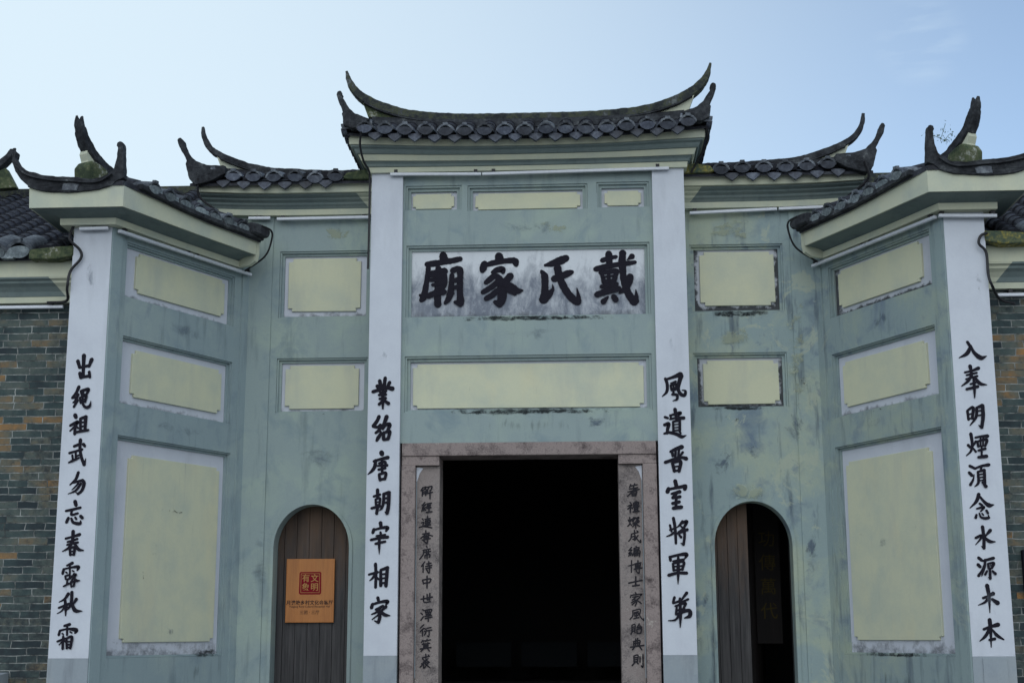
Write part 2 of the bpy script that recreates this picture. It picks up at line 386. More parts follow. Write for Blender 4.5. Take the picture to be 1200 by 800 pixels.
# ------------------------------------------------------------------ the temple
T = thing('ancestral_temple', 'green plastered temple gatehouse with white inscribed pillars and upturned grey tile roofs', 'temple')
XI, XO, X1, X2, YO, YB = 1.261, 1.579, 3.792, 4.15, -1.327, .42
UC = 2.0                                  # wing length along its plane to the inner corner
def panel_rects(u0, u1, z0, z1, m=.05, mb=.012): return (u0-m, u1+m, z0-mb, z1+m)
def notch(u0, u1, z0, z1, n=.045, r=.0):
    j = lambda: random.uniform(-.003, .003)
    a = [(u0+n, z0), (u1-n, z0), (u1-n, z0+n*.72), (u1, z0+n*.72), (u1, z1-n*.72), (u1-n, z1-n*.72), (u1-n, z1), (u0+n, z1), (u0+n, z1-n*.72), (u0, z1-n*.72), (u0, z0+n*.72), (u0+n, z0+n*.72)]
    return [(x+j(), z+j()) for x, z in a]
def panel(to3, bed, plaque, wallmat, bedmat, plmat, m=.05, mb=.012, label=None, depth=.075, nt_=.045, name='wall_panel', bottom=False):
    """recessed panel: two stepped moulding rings, a white bed and a raised cream plaque with notched corners"""
    u0, u1, z0, z1 = bed; a0, a1, b0, b1 = panel_rects(*bed, m, mb)
    p = prism(name, [rect(u0-.004, u1+.004, z0-.004, z1+.004)], to3, depth, depth+.05, bedmat, T)
    if label: p['label'] = label
    bm = bmesh.new(); h = m*.5; hb = mb*.5
    e = .0015
    solid(bm, [rect(a0+e, a1-e, b0+e, b1-e), rect(a0+h*.8, a1-h*.8, b0+hb, b1-h*.8)], to3, .014, depth+.01)
    solid(bm, [rect(a0+h*.8, a1-h*.8, b0+hb, b1-h*.8), rect(u0, u1, z0, z1)], to3, .042, depth+.01)
    from_bm('moulding', bm, wallmat, p)
    if plaque:
        q = prism('plaque', [notch(*plaque, nt_)], to3, depth-.022, depth+.006, plmat, p, .004)
    return p
# --- centre wall
F0, FB = plane_y(0.), plane_y(YB)
cbeds = {
 'tl': ((-1.187, -.717, 5.832, 6.028), (-1.170, -.745, 5.850, 6.006)),
 'tm': ((-.556, .560, 5.815, 6.022), (-.530, .535, 5.832, 6.000)),
 'tr': ((.752, 1.180, 5.826, 6.032), (.782, 1.152, 5.850, 6.004)),
 'name': ((-1.173, 1.172, 4.720, 5.398), None),
 'mid': ((-1.174, 1.166, 3.779, 4.262), (-1.148, 1.140, 3.792, 4.236))}
loops = [rect(-XI-.01, XI+.01, 3.445, 6.26)]
for k, (b, pq) in cbeds.items(): a0, a1, b0, b1 = panel_rects(*b, .05, .03 if k == 'mid' else .012); loops.append(rect(a0, a1, b0, b1))
prism('centre_wall', loops, F0, 0, .36, M_WALL, T)
panel(F0, *cbeds['tl'], M_WALL, M_BED, M_CREAM, nt_=.03)
panel(F0, *cbeds['tm'], M_WALL, M_BED, M_CREAM, nt_=.03)
panel(F0, *cbeds['tr'], M_WALL, M_BED, M_CREAM, nt_=.03)
NB = panel(F0, *cbeds['name'], M_WALL, M_NAME, None, name='name_board', depth=.06, label='streaked white name board with four large black characters')
panel(F0, *cbeds['mid'], M_WALL, M_BED, M_CREAM_STREAK, mb=.03)
# --- pillars (inner and outer)
def pillar(x0, x1, y0, y1, ztop, zsplit=1.412):
    bm = bmesh.new(); box(bm, x0, x1, y0, y1, zsplit, ztop)
    p = from_bm('pillar', bm, M_WHITE, T)
    bm = bmesh.new(); box(bm, x0-.001, x1+.001, y0-.003, y1, 0, zsplit-.001); from_bm('pillar_base', bm, M_GREYBASE, p)
    return p
PIL = {(-1, 0): pillar(-XO, -XI, -.05, YB+.3, 6.25), (1, 0): pillar(XI, XO, -.05, YB+.3, 6.25),
       (-1, 1): pillar(-X2, -X1, YO, YO+.32, 5.36), (1, 1): pillar(X1, X2, YO, YO+.32, 5.36)}
bm = bmesh.new(); box(bm, 3.875, 4.075, YO-.012, YO, 1.1, 1.398); from_bm('cement_patch', bm, M_GREYBASE, PIL[(1, 1)])
# --- side bays
def arch_loop(x0, x1, z0, zs, rise, n=22):
    c = (x0+x1)/2; r = (x1-x0)/2
    return [(x0, z0), (x1, z0)]+[(c+r*math.cos(math.pi*i/n), zs+rise*math.sin(math.pi*i/n)) for i in range(n+1)]
AX0, AX1, AZS, AR = 1.815, 2.575, 2.46, .43
for s in (-1, 1):
    wm = M_WALL if s < 0 else M_WORN; bmt = M_BED if s < 0 else M_BED_MOULD
    X = lambda a, b: (a, b) if s > 0 else (-b, -a)
    beds = [((*X(1.695, 2.555), 4.835, 5.48), (*X(1.755, 2.515), 4.89, 5.455)), ((*X(1.70, 2.555), 3.845, 4.345), (*X(1.755, 2.515), 3.87, 4.318))]
    loops = [rect(*X(XO-.02, 2.93), 0.0, 5.99)]
    for b, pq in beds: a0, a1, b0, b1 = panel_rects(*b, .045, .02); loops.append(rect(a0, a1, b0, b1))
    al = arch_loop(*X(AX0, AX1), 0.05, AZS, AR); loops.append(al)
    prism('side_bay_wall', loops, FB, 0, .20, wm, T)
    for i, (b, pq) in enumerate(beds):
        panel(FB, b, pq, wm, bmt, M_CREAM, m=.045, mb=.02, depth=.065, label=None if s < 0 else 'panel with black mould round its plaque')
    # masonry closing the angle behind the wing roof
    prism('corner_pier', [rect(*X(2.931, 3.5), 5.2, 6.1)], FB, .002, .198, wm, T)
    # raised strip by the inner corner and a fine moulding round the arch
    prism('corner_strip', [rect(*X(2.675, 2.925), .0, 5.985)], FB, -.016, 0, wm, T)
    o_ = arch_loop(*X(AX0-.035, AX1+.035), 0.05, AZS, AR+.035); 
    prism('arch_moulding', [o_[1:]+[o_[0]], [(u, max(v, .0501) if v > .06 else v) for u, v in arch_loop(*X(AX0-.001, AX1+.001), 0.051, AZS, AR+.001)]], FB, -.014, 0, wm, T)
# --- wings
wb = [((.238, 1.705, 4.705, 5.175), (.372, 1.635, 4.768, 5.150)), ((.242, 1.712, 3.70, 4.285), (.385, 1.635, 3.778, 4.218)), ((.245, 1.735, 1.43, 3.36), (.41, 1.66, 1.545, 3.238))]
for s in (-1, 1):
    fw = plane_wing(s); wm = M_WING if s < 0 else M_WING_WORN
    loops = [rect(0.0, UC, 0, 5.37)]
    for b, pq in wb: a0, a1, b0, b1 = panel_rects(*b, .035, .02); loops.append(rect(a0, a1, b0, b1))
    prism('wing_wall', loops, fw, 0, .3, wm, T)
    for i, (b, pq) in enumerate(wb):
        panel(fw, b, pq, wm, M_BED if s < 0 and i < 2 else M_BED_MOULD if s > 0 and i == 0 else M_BED, M_CREAM if i < 2 else M_CREAM_STREAK, m=.035, mb=.02, depth=.06)
    prism('edge_strip', [rect(0.004, .125, 0, 5.365)], fw, -.018, 0, wm, T)
    prism('edge_strip', [rect(1.845, UC-.005, 0, 5.365)], fw, -.018, 0, wm, T)
# --- stone doorway
DS = prism('stone_door_surround', [rect(-1.24, 1.24, 3.315, 3.442)], F0, -.025, .36, M_STONE, T, .008)
for s in (-1, 1):
    X = lambda a, b: (a, b) if s > 0 else (-b, -a)
    prism('door_jamb', [rect(*X(1.105, 1.242), 0, 3.222)], F0, -.02, .36, M_STONE, DS, .008)
    prism('corner_block', [rect(*X(.872, 1.241), 3.224, 3.313)], F0, -.01, .36, M_STONE, DS, .006)
    prism('inscribed_post', [rect(*X(.872, 1.103), 0, 3.222)], F0, .042, .36, M_STONE2, DS, .006)
    prism('cement_line', [rect(*X(1.094, 1.102), 1.2, 3.19)], F0, .0385, .05, M_GREYBASE, DS)
    prism('cement_smear', [[(s*a, b) for a, b in ((1.035, 3.2), (1.10, 3.212), (1.10, 3.06), (1.085, 3.10), (1.07, 3.15))]], F0, .034, .05, M_BED, DS)
prism('threshold', [rect(-.872, .872, 0, .28)], F0, .05, .3, M_STONE, DS, .01)
# --- arch doors
def planks(bm, x0, x1, z0, ztopf, y, n, th=.04):
    e = [x0+(x1-x0)*i/n for i in range(n+1)]
    for i in range(n):
        a, b = e[i]+.0025, e[i+1]-.0025; k = 5
        top = [(b+(a-b)*j/k, ztopf(b+(a-b)*j/k)) for j in range(k+1)]
        solid(bm, [[(a, z0), (b, z0)]+top], plane_y(y+random.uniform(-.003, .003)), 0, th)
atop = lambda x: AZS+.06+AR*math.sqrt(max(0, 1-((abs(x)-(AX0+AX1)/2)/((AX1-AX0)/2+.07))**2))
bm = bmesh.new(); planks(bm, -AX1-.06, -AX0+.06, 0, atop, YB+.215, 7)
from_bm('arch_door', bm, M_DOOR, T)['label'] = 'closed weathered plank door'
bm = bmesh.new(); planks(bm, AX0-.06, 2.165, 0, atop, YB+.215, 4)
from_bm('arch_door', bm, M_DOOR, T)['label'] = 'weathered door leaf, the other leaf open'
# --- gate hall interior, closed off and coloured dark so the doorways stay black
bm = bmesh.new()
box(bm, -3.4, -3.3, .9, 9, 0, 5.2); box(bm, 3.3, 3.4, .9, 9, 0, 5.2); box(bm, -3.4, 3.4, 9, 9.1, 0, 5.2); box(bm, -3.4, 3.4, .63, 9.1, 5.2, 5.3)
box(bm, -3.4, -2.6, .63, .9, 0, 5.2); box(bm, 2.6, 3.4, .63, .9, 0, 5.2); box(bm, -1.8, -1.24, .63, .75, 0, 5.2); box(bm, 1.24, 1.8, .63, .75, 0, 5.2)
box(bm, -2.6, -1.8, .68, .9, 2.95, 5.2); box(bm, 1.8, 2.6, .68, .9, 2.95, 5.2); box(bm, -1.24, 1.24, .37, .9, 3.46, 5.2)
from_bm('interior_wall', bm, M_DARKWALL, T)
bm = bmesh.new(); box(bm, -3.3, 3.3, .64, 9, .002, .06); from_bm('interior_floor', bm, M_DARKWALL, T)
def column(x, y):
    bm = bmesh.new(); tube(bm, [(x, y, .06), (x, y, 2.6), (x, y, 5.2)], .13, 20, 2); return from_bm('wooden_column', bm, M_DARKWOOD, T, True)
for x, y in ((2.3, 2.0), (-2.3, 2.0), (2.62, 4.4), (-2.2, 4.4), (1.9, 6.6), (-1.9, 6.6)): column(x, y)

# --- cornices
def lift_c(p, z): return max(0, (abs(p.x)/1.7)**2.4)*.075*max(0, (z-6.2)/.27)
N_ = 16
cpath = [(-XO, 1.25), (-XO, .6), (-XO, -.05)]+[(-XO+2*XO*i/N_, -.05) for i in range(1, N_)]+[(XO, -.05), (XO, .6), (XO, 1.25)]
def cornice(path, profs, lift=None, name='cornice'):
    root = None
    for nm, mat, prof in profs:
        bm = bmesh.new(); moulding(bm, path, prof, lift)
        o = from_bm(name if root is None else nm, bm, mat, T if root is None else root)
        root = root or o
    return root
def coveprof(o0, z0, o1, z1, n=6):
    # concave quarter from (o0,z0) out to (o1,z1), closed on the wall
    c = [(o0+(o1-o0)*(1-math.cos(math.pi/2*i/n)), z0+(z1-z0)*math.sin(math.pi/2*i/n)) for i in range(n+1)]
    return c+[(-.02, z1), (-.02, z0)]
cornice(cpath, [
 ('top_band', M_CREAMTRIM, [(-.02, 6.402), (.205, 6.402), (.212, 6.475), (-.02, 6.475)]),
 ('cove', M_COVE, [(-.02, 6.338), (.14, 6.338), (.155, 6.355), (.162, 6.375), (.19, 6.385), (.192, 6.4), (-.02, 6.4)]),
 ('pale_band', M_CREAMTRIM, [(-.02, 6.288), (.098, 6.288), (.125, 6.336), (-.02, 6.336)]),
 ('cove', M_COVE, [(-.02, 6.247), (.052, 6.247), (.062, 6.268), (.085, 6.286), (-.02, 6.286)]),
 ('fillet', M_CREAMTRIM, [(-.02, 6.198), (.035, 6.198), (.04, 6.245), (-.02, 6.245)])], lift_c)
for s in (-1, 1):
    xs = [3.42, 3.0, 2.6, 2.2, 1.582] 
    pth = [(s*x, YB) for x in xs]
    if s > 0: pth = pth[::-1]
    lf = lambda p, z: .03*max(0, (abs(p.x)-2.4))**2
    r_ = cornice(pth if s < 0 else pth, [
      ('top_band', M_CREAMTRIM, [(-.02, 6.086), (.245, 6.086), (.252, 6.185), (-.02, 6.185)]),
      ('cove', M_COVE, [(-.02, 5.957), (.06, 5.957), (.08, 5.985), (.10, 6.0), (.105, 6.02), (.145, 6.04), (.15, 6.055), (.2, 6.07), (.205, 6.084), (-.02, 6.084)]),
      ('fillet', M_CREAMTRIM, [(-.02, 5.895), (.075, 5.895), (.08, 5.955), (-.02, 5.955)])], lf)
    # the last stretch of the cove by the tall pillar is painted cream, cut on the slant
    pf = [(-.02, 5.9575), (.064, 5.9575), (.084, 5.985), (.104, 6.0), (.109, 6.02), (.149, 6.04), (.154, 6.055), (.204, 6.07), (.209, 6.0835), (-.02, 6.0835)]
    slant_end(s, 1.5825, 1.66, YB, pf, 5.9575, .95, 'end_block', r_)
def wing_xy(s, u, off=0.):
    q = plane_wing(s, off)(u, 0, 0); return (q[0], q[1])
for s in (-1, 1):
    us = [0, .2, .45, .8, 1.2, 1.5, 1.68]
    pth = [(s*X2, YO+.5), (s*X2, YO), (s*X1, YO)]+[wing_xy(s, u) for u in us[1:]]
    lf = lambda p, z: (.055*max(0, 1-(p.y-YO)/.9)**1.6 if p.y > YO+.001 and abs(p.x) < X1 else .055)*(1 if z > 5.44 else .25)
    if s > 0: pth = pth[::-1]
    r_ = cornice(pth, [
      ('top_band', M_CREAMTRIM, [(-.02, 5.392), (.312, 5.392), (.32, 5.558), (-.02, 5.558)]),
      ('cove', M_COVE, coveprof(.09, 5.352, .295, 5.390)),
      ('fillet', M_CREAMTRIM, [(-.02, 5.290), (.098, 5.290), (.102, 5.350), (-.02, 5.350)])], lf)
# ------------------------------------------------------------------ roofs
def cap_meshes():
    # round eave tile end: arched rim over a lens-shaped face, plus a stub of the tile behind it; faces -Y, slope rises to +Y
    R_, n = .088, 14
    bm = bmesh.new()
    arc = lambda r, k: [(r*math.cos(math.pi*i/k), r*.80*math.sin(math.pi*i/k)) for i in range(k+1)]
    outer, inner = arc(R_, n), arc(R_*.74, n)[::-1]
    solid(bm, [outer+inner], plane_y(0), -.012, .30)
    # key block on the rim
    solid(bm, [[(-.026, .058), (.026, .058), (.022, .085), (-.022, .085)]], plane_y(0), -.022, .02)
    rim = bm
    bm = bmesh.new()
    up = [(R_*.86*math.cos(math.pi*i/n), R_*.40*math.sin(math.pi*i/n)) for i in range(n+1)]
    dn = [(-R_*.86*math.cos(math.pi*i/n), -R_*.52*math.sin(math.pi*i/n)**1.2) for i in range(1, n)]
    solid(bm, [up+dn], plane_y(0), -.024, .03)
    lens = bm
    bm = bmesh.new()
    solid(bm, [[(-.072, 0), (-.062, -.022), (-.03, -.05), (0, -.072), (.03, -.05), (.062, -.022), (.072, 0), (.04, .012), (-.04, .012)]], plane_y(0), -.012, .02)
    return rim, lens, bm
_rim, _lens, _drip = cap_meshes()
def proto(name, bm, mat):
    bmesh.ops.recalc_face_normals(bm, faces=bm.faces); me = bpy.data.meshes.new(name); bm.to_mesh(me); bm.free(); me.materials.append(mat)
    o = bpy.data.objects.new(name, me); return o
P_RIM, P_LENS, P_DRIP = proto('cover_tile', _rim, M_CAPRIM), proto('tile_end', _lens, M_CAP), proto('drip_tile', _drip, M_CAP)
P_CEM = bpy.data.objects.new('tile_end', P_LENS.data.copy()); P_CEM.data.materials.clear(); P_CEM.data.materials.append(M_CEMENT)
def cap(parent, x, y, z, rz=0., tilt=14, sc=1., cem=False):
    j = random.uniform
    if random.random() < .16: tilt += j(-10, 10); z += j(-.012, .006); y += j(-.02, .02)
    M = Matrix.Translation((x+j(-.007, .007), y, z+j(-.006, .006))) @ Matrix.Rotation(rz, 4, 'Z') @ Matrix.Rotation(rad(tilt+j(-3, 3)), 4, 'X') @ Matrix.Rotation(rad(j(-3, 3)), 4, 'Y') @ Matrix.Scale(sc, 4)
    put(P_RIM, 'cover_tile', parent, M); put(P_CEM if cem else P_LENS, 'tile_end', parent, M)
def drip(parent, x, y, z, rz=0., sc=1.):
    j = random.uniform
    M = Matrix.Translation((x+j(-.004, .004), y, z+j(-.005, .004))) @ Matrix.Rotation(rz, 4, 'Z') @ Matrix.Rotation(rad(-8+j(-4, 4)), 4, 'X') @ Matrix.Rotation(rad(j(-3, 3)), 4, 'Y') @ Matrix.Scale(sc, 4)
    put(P_DRIP, 'drip_tile', parent, M)
def tile_rows(bm, origin, along, up, n, pitch, length, R_=.075, seg=.15, pan=True):
    """rows of overlapping half-round cover tiles running up a slope, with dished pan tiles between"""
    A, U = Vector(along).normalized(), Vector(up).normalized(); Nn = A.cross(U).normalized()
    if Nn.z < 0: Nn = -Nn
    k = max(1, int(length/seg)); sg = length/k
    for r in range(n):
        b0 = Vector(origin)+A*(pitch*r+random.uniform(-.006, .006))
        for i in range(k):
            p0, p1 = b0+U*(sg*i), b0+U*(sg*(i+1)+.012)
            r0, r1 = R_*random.uniform(1.0, 1.06), R_*.84; w0 = random.uniform(-.004, .004)
            ra = [[bm.verts.new(p+A*(rr*math.cos(math.pi*j/6)+w0)+Nn*(rr*.85*math.sin(math.pi*j/6)+.012)) for j in range(7)] for p, rr in ((p0, r0), (p1, r1))]
            for j in range(6): bm.faces.new((ra[0][j], ra[0][j+1], ra[1][j+1], ra[1][j]))
            bm.faces.new(ra[0])
        if pan and r < n-1:
            for i in range(k):
                p0, p1 = b0+U*(sg*i), b0+U*(sg*(i+1)+.01)
                ra = [[bm.verts.new(p+A*(pitch*j/4)+Nn*(h-.028*math.sin(math.pi*j/4))) for j in range(5)] for p, h in ((p0, .022), (p1, .002))]
                for j in range(4): bm.faces.new((ra[0][j], ra[0][j+1], ra[1][j+1], ra[1][j]))
_ct = bpy.data.textures.new('weathering', 'CLOUDS'); _ct.noise_scale = .07; _ct.noise_depth = 3
def weather(o, lev=2, st=.020):
    a = o.modifiers.new('cuts', 'SUBSURF'); a.subdivision_type = 'SIMPLE'; a.levels = a.render_levels = lev
    d = o.modifiers.new('worn', 'DISPLACE'); d.texture = _ct; d.texture_coords = 'GLOBAL'; d.strength = st; d.mid_level = .5
    return o
# --- centre roof
EY, EZ, RY, RZ = -.30, 6.492, .25, 6.80
def sag(x): return .062*(abs(x)/1.7)**2.4
bm = bmesh.new()
for sgn in (1, -1):       # front and back slopes as a curved slab
    ye = EY if sgn > 0 else 2*RY-EY+.45
    prev = None
    for i in range(17):
        x = -1.83+3.66*i/16
        row = [bm.verts.new(v) for v in ((x, ye, EZ+sag(x)-.01), (x, RY, RZ+sag(x)), (x, RY, RZ+sag(x)-.05), (x, ye, EZ+sag(x)-.04))]
        if prev:
            for k in range(4): bm.faces.new((prev[k], prev[(k+1) % 4], row[(k+1) % 4], row[k]))
        else: bm.faces.new(row)
        prev = row
    bm.faces.new(prev)
RC = from_bm('roof', bm, M_TILE, T)
bm = bmesh.new(); tile_rows(bm, (-1.6, EY+.05, EZ+.02), (1, 0, 0), (0, RY-EY-.05, RZ-EZ-.02), 17, .2005, .6, pan=False); from_bm('tile_row', bm, M_TILE, RC)
for i in range(17):
    x = -1.603+i*.2005; cap(RC, x, EY-.10, EZ+.012+sag(x), 0)
for i in range(16):
    x = -1.503+i*.2005; drip(RC, x, EY-.075, EZ-.030+sag(x))
for s in (-1, 1):      # side eaves running back, tile edges stacked
    for i in range(7):
        y = EY+.02+i*.2; M = Matrix.Translation((s*1.83, y, EZ+.015+.06)) @ Matrix.Rotation(rad(90*s), 4, 'Z') @ Matrix.Rotation(rad(10), 4, 'X')
        put(P_RIM, 'cover_tile', RC, M); put(P_LENS, 'tile_end', RC, M)
        put(P_DRIP, 'drip_tile', RC, Matrix.Translation((s*1.80, y+.1, EZ+.03)) @ Matrix.Rotation(rad(90*s), 4, 'Z'))
# ridge with swept up ends
half = [(0, 6.845), (.547, 6.850), (.902, 6.875), (1.257, 6.928), (1.525, 7.013), (1.704, 7.108), (1.813, 7.208), (1.878, 7.315), (1.912, 7.435)]
full = [(-a, RY, b) for a, b in half[:0:-1]]+[(a, RY, b) for a, b in half]
hh = [.135, .13, .115, .10, .105, .10, .085, .06, .022]; ww = [.17, .17, .17, .16, .15, .14, .12, .09, .04]
bm = bmesh.new(); sweep(bm, full, ww[:0:-1]+ww, hh[:0:-1]+hh, (0, 1, 0), 5)
RG = weather(from_bm('ridge', bm, M_RIDGE, RC, True), 2, .016)
low = [(x, y, z-.058) for x, y, z in full if abs(x) < 1.75]; nl = len(low)
bm = bmesh.new(); sweep(bm, low, [.21]*nl, [.022]*nl, (0, 1, 0), 5); weather(from_bm('ridge_course', bm, M_RIDGEDARK, RG, True), 1, .010)
bm = bmesh.new()
prev = None
for i in range(25):
    x = -1.62+3.24*i/24; row = [bm.verts.new(v) for v in ((x, RY-.12, RZ+sag(x)-.06), (x, RY-.09, RZ+sag(x)+.04), (x, RY+.09, RZ+sag(x)+.04), (x, RY+.12, RZ+sag(x)-.06))]
    if prev:
        for k in range(4): bm.faces.new((prev[k], prev[(k+1) % 4], row[(k+1) % 4], row[k]))
    else: bm.faces.new(row)
    prev = row
bm.faces.new(prev)
from_bm('ridge_bed', bm, M_RIDGEDARK, RC)
for s in (-1, 1):
    prism('gable_gore', [[(s*a, b) for a, b in ((1.735, 7.085), (1.668, 6.905), (1.30, 6.86), (1.16, 6.895), (1.524, 6.985))]], plane_y(RY), -.055, .055, M_MOSS if s < 0 else M_CREAMTRIM, RC)
    weather(prism('corner_horn', [[(s*a, b) for a, b in ((1.842, 6.938), (1.852, 6.956), (1.872, 6.962), (1.892, 6.95), (1.898, 6.925), (1.884, 6.871), (1.855, 6.80), (1.827, 6.733), (1.838, 6.723), (1.823, 6.602), (1.74, 6.56), (1.604, 6.583), (1.56, 6.66), (1.615, 6.681), (1.704, 6.717), (1.767, 6.771), (1.813, 6.854), (1.848, 6.905))]], plane_y(-.36), -.05, .06, M_RIDGEDARK, RC, .008), 3, .018)
    bm = bmesh.new(); sweep(bm, [(s*1.77, -.32, 6.64), (s*1.72, -.05, 6.72), (s*1.62, RY, 6.84)], [.12, .12, .12], [.12, .11, .10], None, 5); from_bm('hip_ridge', bm, M_RIDGEDARK, RC, True)
    # side slope skirt closing the gable
    bm = bmesh.new(); vv = [bm.verts.new(v) for v in ((s*1.83, EY, EZ+.05), (s*1.83, 1.2, EZ+.05), (s*1.60, 1.0, 6.84), (s*1.60, -.05, 6.80))]; bm.faces.new(vv)
    v2 = [bm.verts.new((v.co.x-s*.02, v.co.y, v.co.z-.05)) for v in vv]; bm.faces.new(v2)
    for k in range(4): bm.faces.new((vv[k], vv[(k+1) % 4], v2[(k+1) % 4], v2[k]))
    from_bm('side_slope', bm, M_TILE, RC)
# --- side bay roofs
for s in (-1, 1):
    ey, ez, ry, rz = .17, 6.205, .70, 6.42
    bm = bmesh.new()
    solid(bm, [[(ey-.06, ez-.02), (ry, rz), (1.35, ez), (1.35, ez-.04), (ry, rz-.05), (ey-.06, ez-.05)]], lambda u, v, d: (s*d, u, v), 1.582, 3.5)
    R1 = from_bm('roof', bm, M_TILE, T)
    bm = bmesh.new(); tile_rows(bm, (s*1.90 if s > 0 else -3.30, ey, ez+.015), (1, 0, 0), (0, ry-ey, rz-ez), 8, .204, .55, pan=False); from_bm('tile_row', bm, M_TILE, R1)
    for i in range(7): cap(R1, s*(1.972+i*.2135), ey-.085, 6.222+.012*max(0, i-3)**1.1)
    for i in range(6): drip(R1, s*(2.08+i*.2135), ey-.06, 6.175+.011*max(0, i-3)**1.1)
    h2 = [(1.585, 6.425), (2.211, 6.435), (2.582, 6.462), (2.769, 6.482), (2.956, 6.525), (3.145, 6.592), (3.334, 6.676), (3.46, 6.768), (3.531, 6.895), (3.555, 7.015)]
    bm = bmesh.new(); sweep(bm, [(s*a, ry, b) for a, b in h2], [.16, .16, .16, .15, .14, .13, .12, .10, .08, .035], [.10, .10, .095, .085, .075, .07, .068, .062, .05, .028], (0, 1, 0), 5)
    rg1 = weather(from_bm('ridge', bm, M_RIDGEDARK, R1, True), 2, .016)
    low = [(s*a, ry, b-.045) for a, b in h2[:7]]; bm = bmesh.new(); sweep(bm, low, [.19]*7, [.02]*7, (0, 1, 0), 5); weather(from_bm('ridge_course', bm, M_RIDGEDARK, rg1, True), 1, .010)
    prism('ridge_bed', [[(s*a, b) for a, b in ((1.585, 6.33), (1.585, 6.40), (2.6, 6.43), (3.10, 6.50), (3.32, 6.52), (3.36, 6.30))]], plane_y(ry), -.09, .09, M_RIDGEDARK, R1)
    prism('gable_gore', [[(s*a, b) for a, b in ((3.385, 6.685), (3.318, 6.515), (3.1, 6.505), (2.80, 6.455), (2.95, 6.50), (3.144, 6.567))]], plane_y(ry), -.045, .045, M_CREAMTRIM, R1)
    pl = [(3.538, 6.378), (3.53, 6.415), (3.569, 6.491), (3.618, 6.575), (3.634, 6.641), (3.620, 6.664), (3.600, 6.668), (3.578, 6.644), (3.566, 6.603), (3.540, 6.540), (3.490, 6.465), (3.43, 6.408), (3.313, 6.365), (3.12, 6.352), (3.12, 6.27), (3.25, 6.20), (3.341, 6.171), (3.429, 6.154), (3.495, 6.22)]
    weather(prism('corner_horn', [[(s*a, b) for a, b in pl]], plane_y(.1), -.05, .07, M_RIDGEDARK, R1, .008), 3, .018)
    bm = bmesh.new(); sweep(bm, [(s*3.42, .16, 6.27), (s*3.38, .45, 6.37), (s*3.30, ry, 6.46)], [.12]*3, [.11]*3, None, 5); from_bm('hip_ridge', bm, M_RIDGEDARK, R1, True)
    # mossy end tile against the pillar
    prism('end_tile', [[(s*a, b) for a, b in ((1.582, 6.188), (1.582, 6.28), (1.72, 6.285), (1.86, 6.26), (1.90, 6.205), (1.84, 6.188))]], plane_y(ey), -.10, .2, M_LICHEN if s > 0 else M_MOSS, R1, .01)
